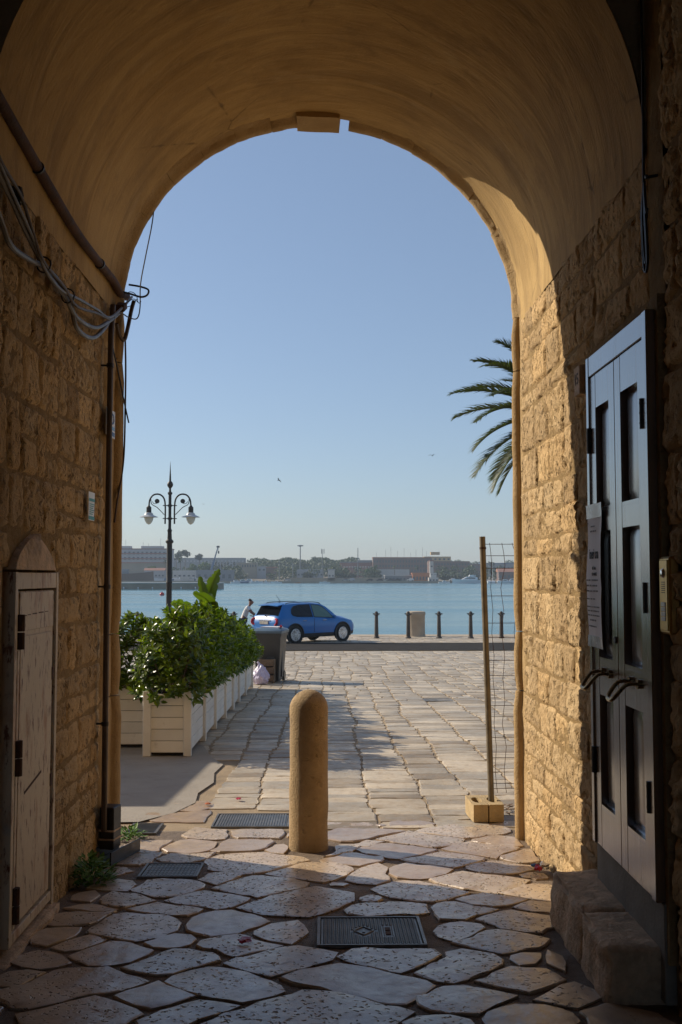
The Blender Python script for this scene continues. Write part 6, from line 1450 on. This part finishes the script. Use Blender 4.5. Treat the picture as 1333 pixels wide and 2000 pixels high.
# masts, crane
def mast(label, px, pyt, D, kind):
    p = at(px, pyt, D); zb = land(D) - .2; o = thing('mast', label, 'mast', (p.x, D, zb)); H = p.z - zb
    obj('pole', MB().tube([(0, 0, 0), (0, 0, H)], [.5, .3] if kind == 'light' else [.28, .2], 8), MAT['b_grey'], o, local=True)
    if kind == 'light': obj('lamp_ring', MB().lathe([(.4, H - .9), (2.1, H - .6), (2.1, H), (.4, H + .2)], 12), MAT['b_grey'], o, local=True)
    elif kind == 'cell':
        for a in range(3): obj('antenna_panel', MB().box(-.2 + 1.2 * math.cos(a * 2.1), .3 + 1.2 * math.cos(a * 2.1), 1.2 * math.sin(a * 2.1) - .2, 1.2 * math.sin(a * 2.1) + .2, H - 3.2, H + .4), MAT['b_grey'], o, local=True)
    else:
        for z_ in range(4, int(H), 3): obj('cross_brace', MB().box(-.4, .4, -.1, .1, z_, z_ + .25), MAT['b_pale'], o, local=True)
mast('tall lighting mast with a round lamp ring above the pine belt', 587, 1065, 700, 'light'); mast('mobile phone mast with panel aerials on the skyline', 630, 1073, 760, 'cell'); mast('thin striped lattice mast on the far quay', 699.5, 1070, 650, 'lattice')
mast('thin pale pole in front of the white wall building', 572.5, 1097, 650, 'pole'); mast('thin pole with a lamp left of the white wall building', 546, 1095, 660, 'pole')
cr_ = thing('mobile_crane', 'mobile crane with raised dark boom in the boatyard', 'crane', tuple(at(412, 1131, 632))); 
p0, p1 = at(409, 1127, 632), at(426.5, 1068, 632)
obj('boom', MB().tube([p0, p0.lerp(p1, .55), p0.lerp(p1, .55), p1], [.75, .65, .45, .4], 6), MAT['b_blue'], cr_); obj('boom_head', MB().box(-.9, .9, -.5, .5, -.5, .6, 0, Matrix.Translation(p1)), MAT['cladding'], cr_)
hk = at(427.5, 1078, 632); obj('hook_line', MB().tube([p1 + Vector((.3, 0, 0)), hk], .09, 5).lathe([(.1, -1.2), (.45, -.8), (.45, .4), (.1, .8)], 8, tuple(hk)), MAT['cladding'], cr_)
obj('cab', MB().box(-3.2, 3.2, -1.2, 1.2, -1.2, .8, .1, Matrix.Translation(at(410, 1127, 632))), MAT['b_ochre'], cr_)
# boats
def hull(mb, L, W, H, dr=.35, mat=None, cabin=None):
    rg = []
    for k in range(9):
        u = k / 8; x = -L / 2 + L * u; w = W / 2 * (1 - max(0, (u - .45) / .55) ** 2.2) * (.86 + .14 * min(1, u * 4)); w = max(w, .03); z = H * (1 + dr * u * u)
        rg.append([(x, -w, z), (x + L * .02 * u, -w * .72, 0), (x + L * .02 * u, w * .72, 0), (x, w, z)])
    mb.loft(rg, mat=mat); return mb
def boat(label, px, D, L, W, H, rz, hm='white_card', cab=None, name='motor_boat', cat='boat', z=None, mastH=0, group='boats moored across the harbour'):
    p = at(px, 1138, D); o = thing(name, label, cat, (p.x, D, (SEA - .15) if z is None else z), R(rz), group)
    obj('hull', hull(MB(), L, W, H), MAT[hm], o, local=True, ang=40)
    if cab:
        a, b, h = cab
        cbn = obj('cabin', MB().loft([[(x, -W * .32 * s_, z0), (x, W * .32 * s_, z0), (x, W * .28 * s_, z0 + hh), (x, -W * .28 * s_, z0 + hh)] for x, s_, z0, hh in ((a, 1, H * .9, h * .8), (a + (b - a) * .3, 1, H * .9, h), (a + (b - a) * .65, .95, H * .95, h * .9), (b, .7, H * 1.05, .05))]), MAT['white_card'], o, local=True, ang=40)
        obj('window', MB().loft([[(x, -W * .33 * s_, z0), (x, W * .33 * s_, z0), (x, W * .305 * s_, z0 + hh), (x, -W * .305 * s_, z0 + hh)] for x, s_, z0, hh in ((a + (b - a) * .15, 1, H * .9 + h * .4, h * .35), (a + (b - a) * .5, .99, H * .9 + h * .45, h * .35), (a + (b - a) * .8, .86, H * .95 + h * .35, h * .08))]), MAT['b_window'], cbn, local=True)
    if mastH: obj('mast', MB().tube([(.5, 0, H), (.5, 0, H + mastH)], [.12, .07], 6).tube([(.5, 0, H + 1.6), (-L * .35, 0, H + 1.7)], .09, 6), MAT['b_pale'], o, local=True)
    return o
yt = boat('big white motor yacht with dark windows moored at the far quay', 914, 585, 17.5, 4.6, 2.0, 184, cab=(-5.5, 4.0, 2.2), name='motor_yacht', cat='yacht')
obj('flybridge', MB().loft([[(-4.5, -1.1, 4.0), (-4.5, 1.1, 4.0), (-4.3, 1, 5.0), (-4.3, -1, 5.0)], [(-.5, -1.1, 4.1), (-.5, 1.1, 4.1), (-1.2, .9, 5.0), (-1.2, -.9, 5.0)]]), MAT['white_card'], yt, local=True); obj('radar_arch', MB().tube([(-3.6, -1.2, 4.6), (-4.4, -1.1, 6.6), (-4.4, 1.1, 6.6), (-3.6, 1.2, 4.6)], .16, 6), MAT['cladding'], yt, local=True); obj('hull_stripe', MB().box(-7, 5.5, -2.36, -2.28, 1.15, 1.35), MAT['b_window'], yt, local=True)
boat('small white cruiser left in the cluster near the cream building', 462, 590, 6.5, 2.3, 1.0, 10, cab=(-1.5, 1.8, 1.2)); boat('blue canopied boat in the cluster near the cream building', 476, 591, 7.5, 2.4, 1.1, 5, 'b_blue', (-2, 2, 1.4)); boat('white boat with dark red cabin roof in the cluster', 486, 592, 7, 2.4, 1.1, 172, cab=(-2, 2, 1.7)); boat('white open boat at the right of the cluster', 502, 590, 7, 2.3, 1.0, 8, cab=(-1, 1.5, .8))
boat('low blue and white boat along the far quay', 540, 590, 6.5, 2.2, .9, 175, cab=(-1, 1.5, .7)); boat('lone slim white boat below the harbour kiosk', 635, 588, 6.2, 2.0, .8, 180, cab=(-1, 1.2, .8)); boat('small white boat with a round tent near the cluster', 520, 592, 4.5, 1.8, .8, 0, cab=(-.8, .8, 1.2)); boat('orange hulled dinghy against the far quay', 582, 592, 3.2, 1.5, .7, 0, 'b_orange')
for k, (px, mh) in enumerate(((956, 15), (963, 14), (975, 9), (950, 17))): boat('slim white sailing boat with bare mast in the marina', px, 592 + k * 1.8, 9, 2.8, 1.2, 85, cab=(-1.5, 1.5, .6), name='sailing_boat', mastH=mh)
boat('white speedboat with raised windscreen in the marina', 985, 589, 7.5, 2.5, 1.1, 178, cab=(-2, 1.8, 1.5)); boat('white cruiser with dark canopy in the marina near the jamb', 1000, 590, 8, 2.6, 1.2, 175, cab=(-2, 2, 1.8)); boat('small cruiser beside the bare masts', 945, 596, 7, 2.4, 1.1, 178, cab=(-2, 2, 2.0)); boat('low open boat in front of the pump house', 868, 592, 6.5, 2.2, .9, 0, cab=(-1, 1.5, 1.0))
hk_ = boat('large rust brown stranded hull on the boatyard slip', 265, 612, 21, 5.5, 4.2, 3, 'b_rust', None, 'ship_hull', 'ship', z=-1.0, group=None)
obj('wheelhouse', MB().box(-8, -4, -1.6, 1.6, 4.2, 7.0, .1), MAT['b_grey'], hk_, local=True); obj('deck_rail', MB().tube([(-10, -2.4, 5.2), (4, -2.4, 5.4)], .1, 5), MAT['b_grey'], hk_, local=True)
for k, (px, D, col) in enumerate(((330, 612, 'b_blue'), (348, 616, 'white_card'), (366, 611, 'b_pale'), (380, 614, 'b_blue'), (310, 614, 'white_card'), (396, 611, 'b_pale'))): boat('small boat laid up ashore in the boatyard', px, D, 6 + k % 3, 2.2, 1.3, 170 + 7 * k, col, (-1, 1.4, 1.0) if k % 2 else None, 'laid_up_boat', z=-1.0, group='boats laid up in the boatyard')
# parked cars on the far quay
MAT['car_dark'] = simple('dark_car_paint', (.03, .035, .045), .3, .2); MAT['car_silver'] = simple('silver_car_paint', (.36, .38, .41), .3, .4); MAT['car_white'] = simple('white_car_paint', (.6, .6, .6), .3)
def small_car(label, px, mat, van=False, D=620, rz=180):
    p = at(px, 1133, D); o = thing('van' if van else 'car', label, 'van' if van else 'car', (p.x, D, land(D)), R(rz), 'vehicles parked on the far quay'); h = 1.0 if not van else 1.5
    obj('body', MB().loft([[(x, -.85, .3), (x, .85, .3), (x, .85, z), (x, -.85, z)] for x, z in ((-2.1, .8), (-1.9, .95), (1.2, .95 if not van else 1.2), (2.0, .75), (2.1, .5))]), MAT[mat], o, local=True)
    obj('cabin', MB().loft([[(x, -.72, .95), (x, .72, .95), (x, .62, z), (x, -.62, z)] for x, z in ((-1.95, 1.0), (-1.5, 1.0 + h * .45), (.2, 1.0 + h * .5), (1.15, .97))]), MAT['glass'] if not van else MAT[mat], o, local=True)
    for wx in (-1.3, 1.3):
        for s_ in (-1, 1): obj('wheel', MB().tube([(wx, s_ * .7, .32), (wx, s_ * .88, .32)], .32, 10), MAT['tyre'], o, local=True)
for px, m_, v_, lab in ((674, 'car_silver', False, 'silver car parked left of the pair near the kiosk'), (687, 'car_silver', True, 'silver van parked beside the silver car near the kiosk'), (722, 'car_dark', False, 'dark car parked alone under the lattice mast'), (742, 'car_dark', False, 'dark car at the left end of the row by the shelter'), (752, 'car_silver', False, 'grey car between dark ones in the row by the shelter'), (763, 'car_dark', False, 'dark car in the middle of the row by the shelter'), (776, 'car_dark', False, 'dark car ending the row by the shelter'), (802, 'car_white', True, 'white van parked before the orange stall'), (884, 'car_white', True, 'white van parked behind the bow of the yacht'), (897, 'car_dark', False, 'dark car parked behind the yacht'), (561, 'car_white', False, 'white car by the thin pale pole')):
    small_car(lab, px, m_, v_)
# ---- sea haze: even air round everything
t = NT('sea_haze'); t.t.nodes.remove(t.b); pvn = t.n('ShaderNodeVolumePrincipled'); pvn.inputs['Color'].default_value = (.72, .86, 1.0, 1); pvn.inputs['Density'].default_value = .0003; pvn.inputs['Anisotropy'].default_value = .0
t.l(pvn.outputs[0], t.out.inputs['Volume'])
hz = obj('haze', MB().box(-860, 860, -40, 1505, -3.4, 46), t.m, smooth=False); hz['kind'] = 'stuff'; hz['label'] = 'thin pale sea haze over the whole harbour'
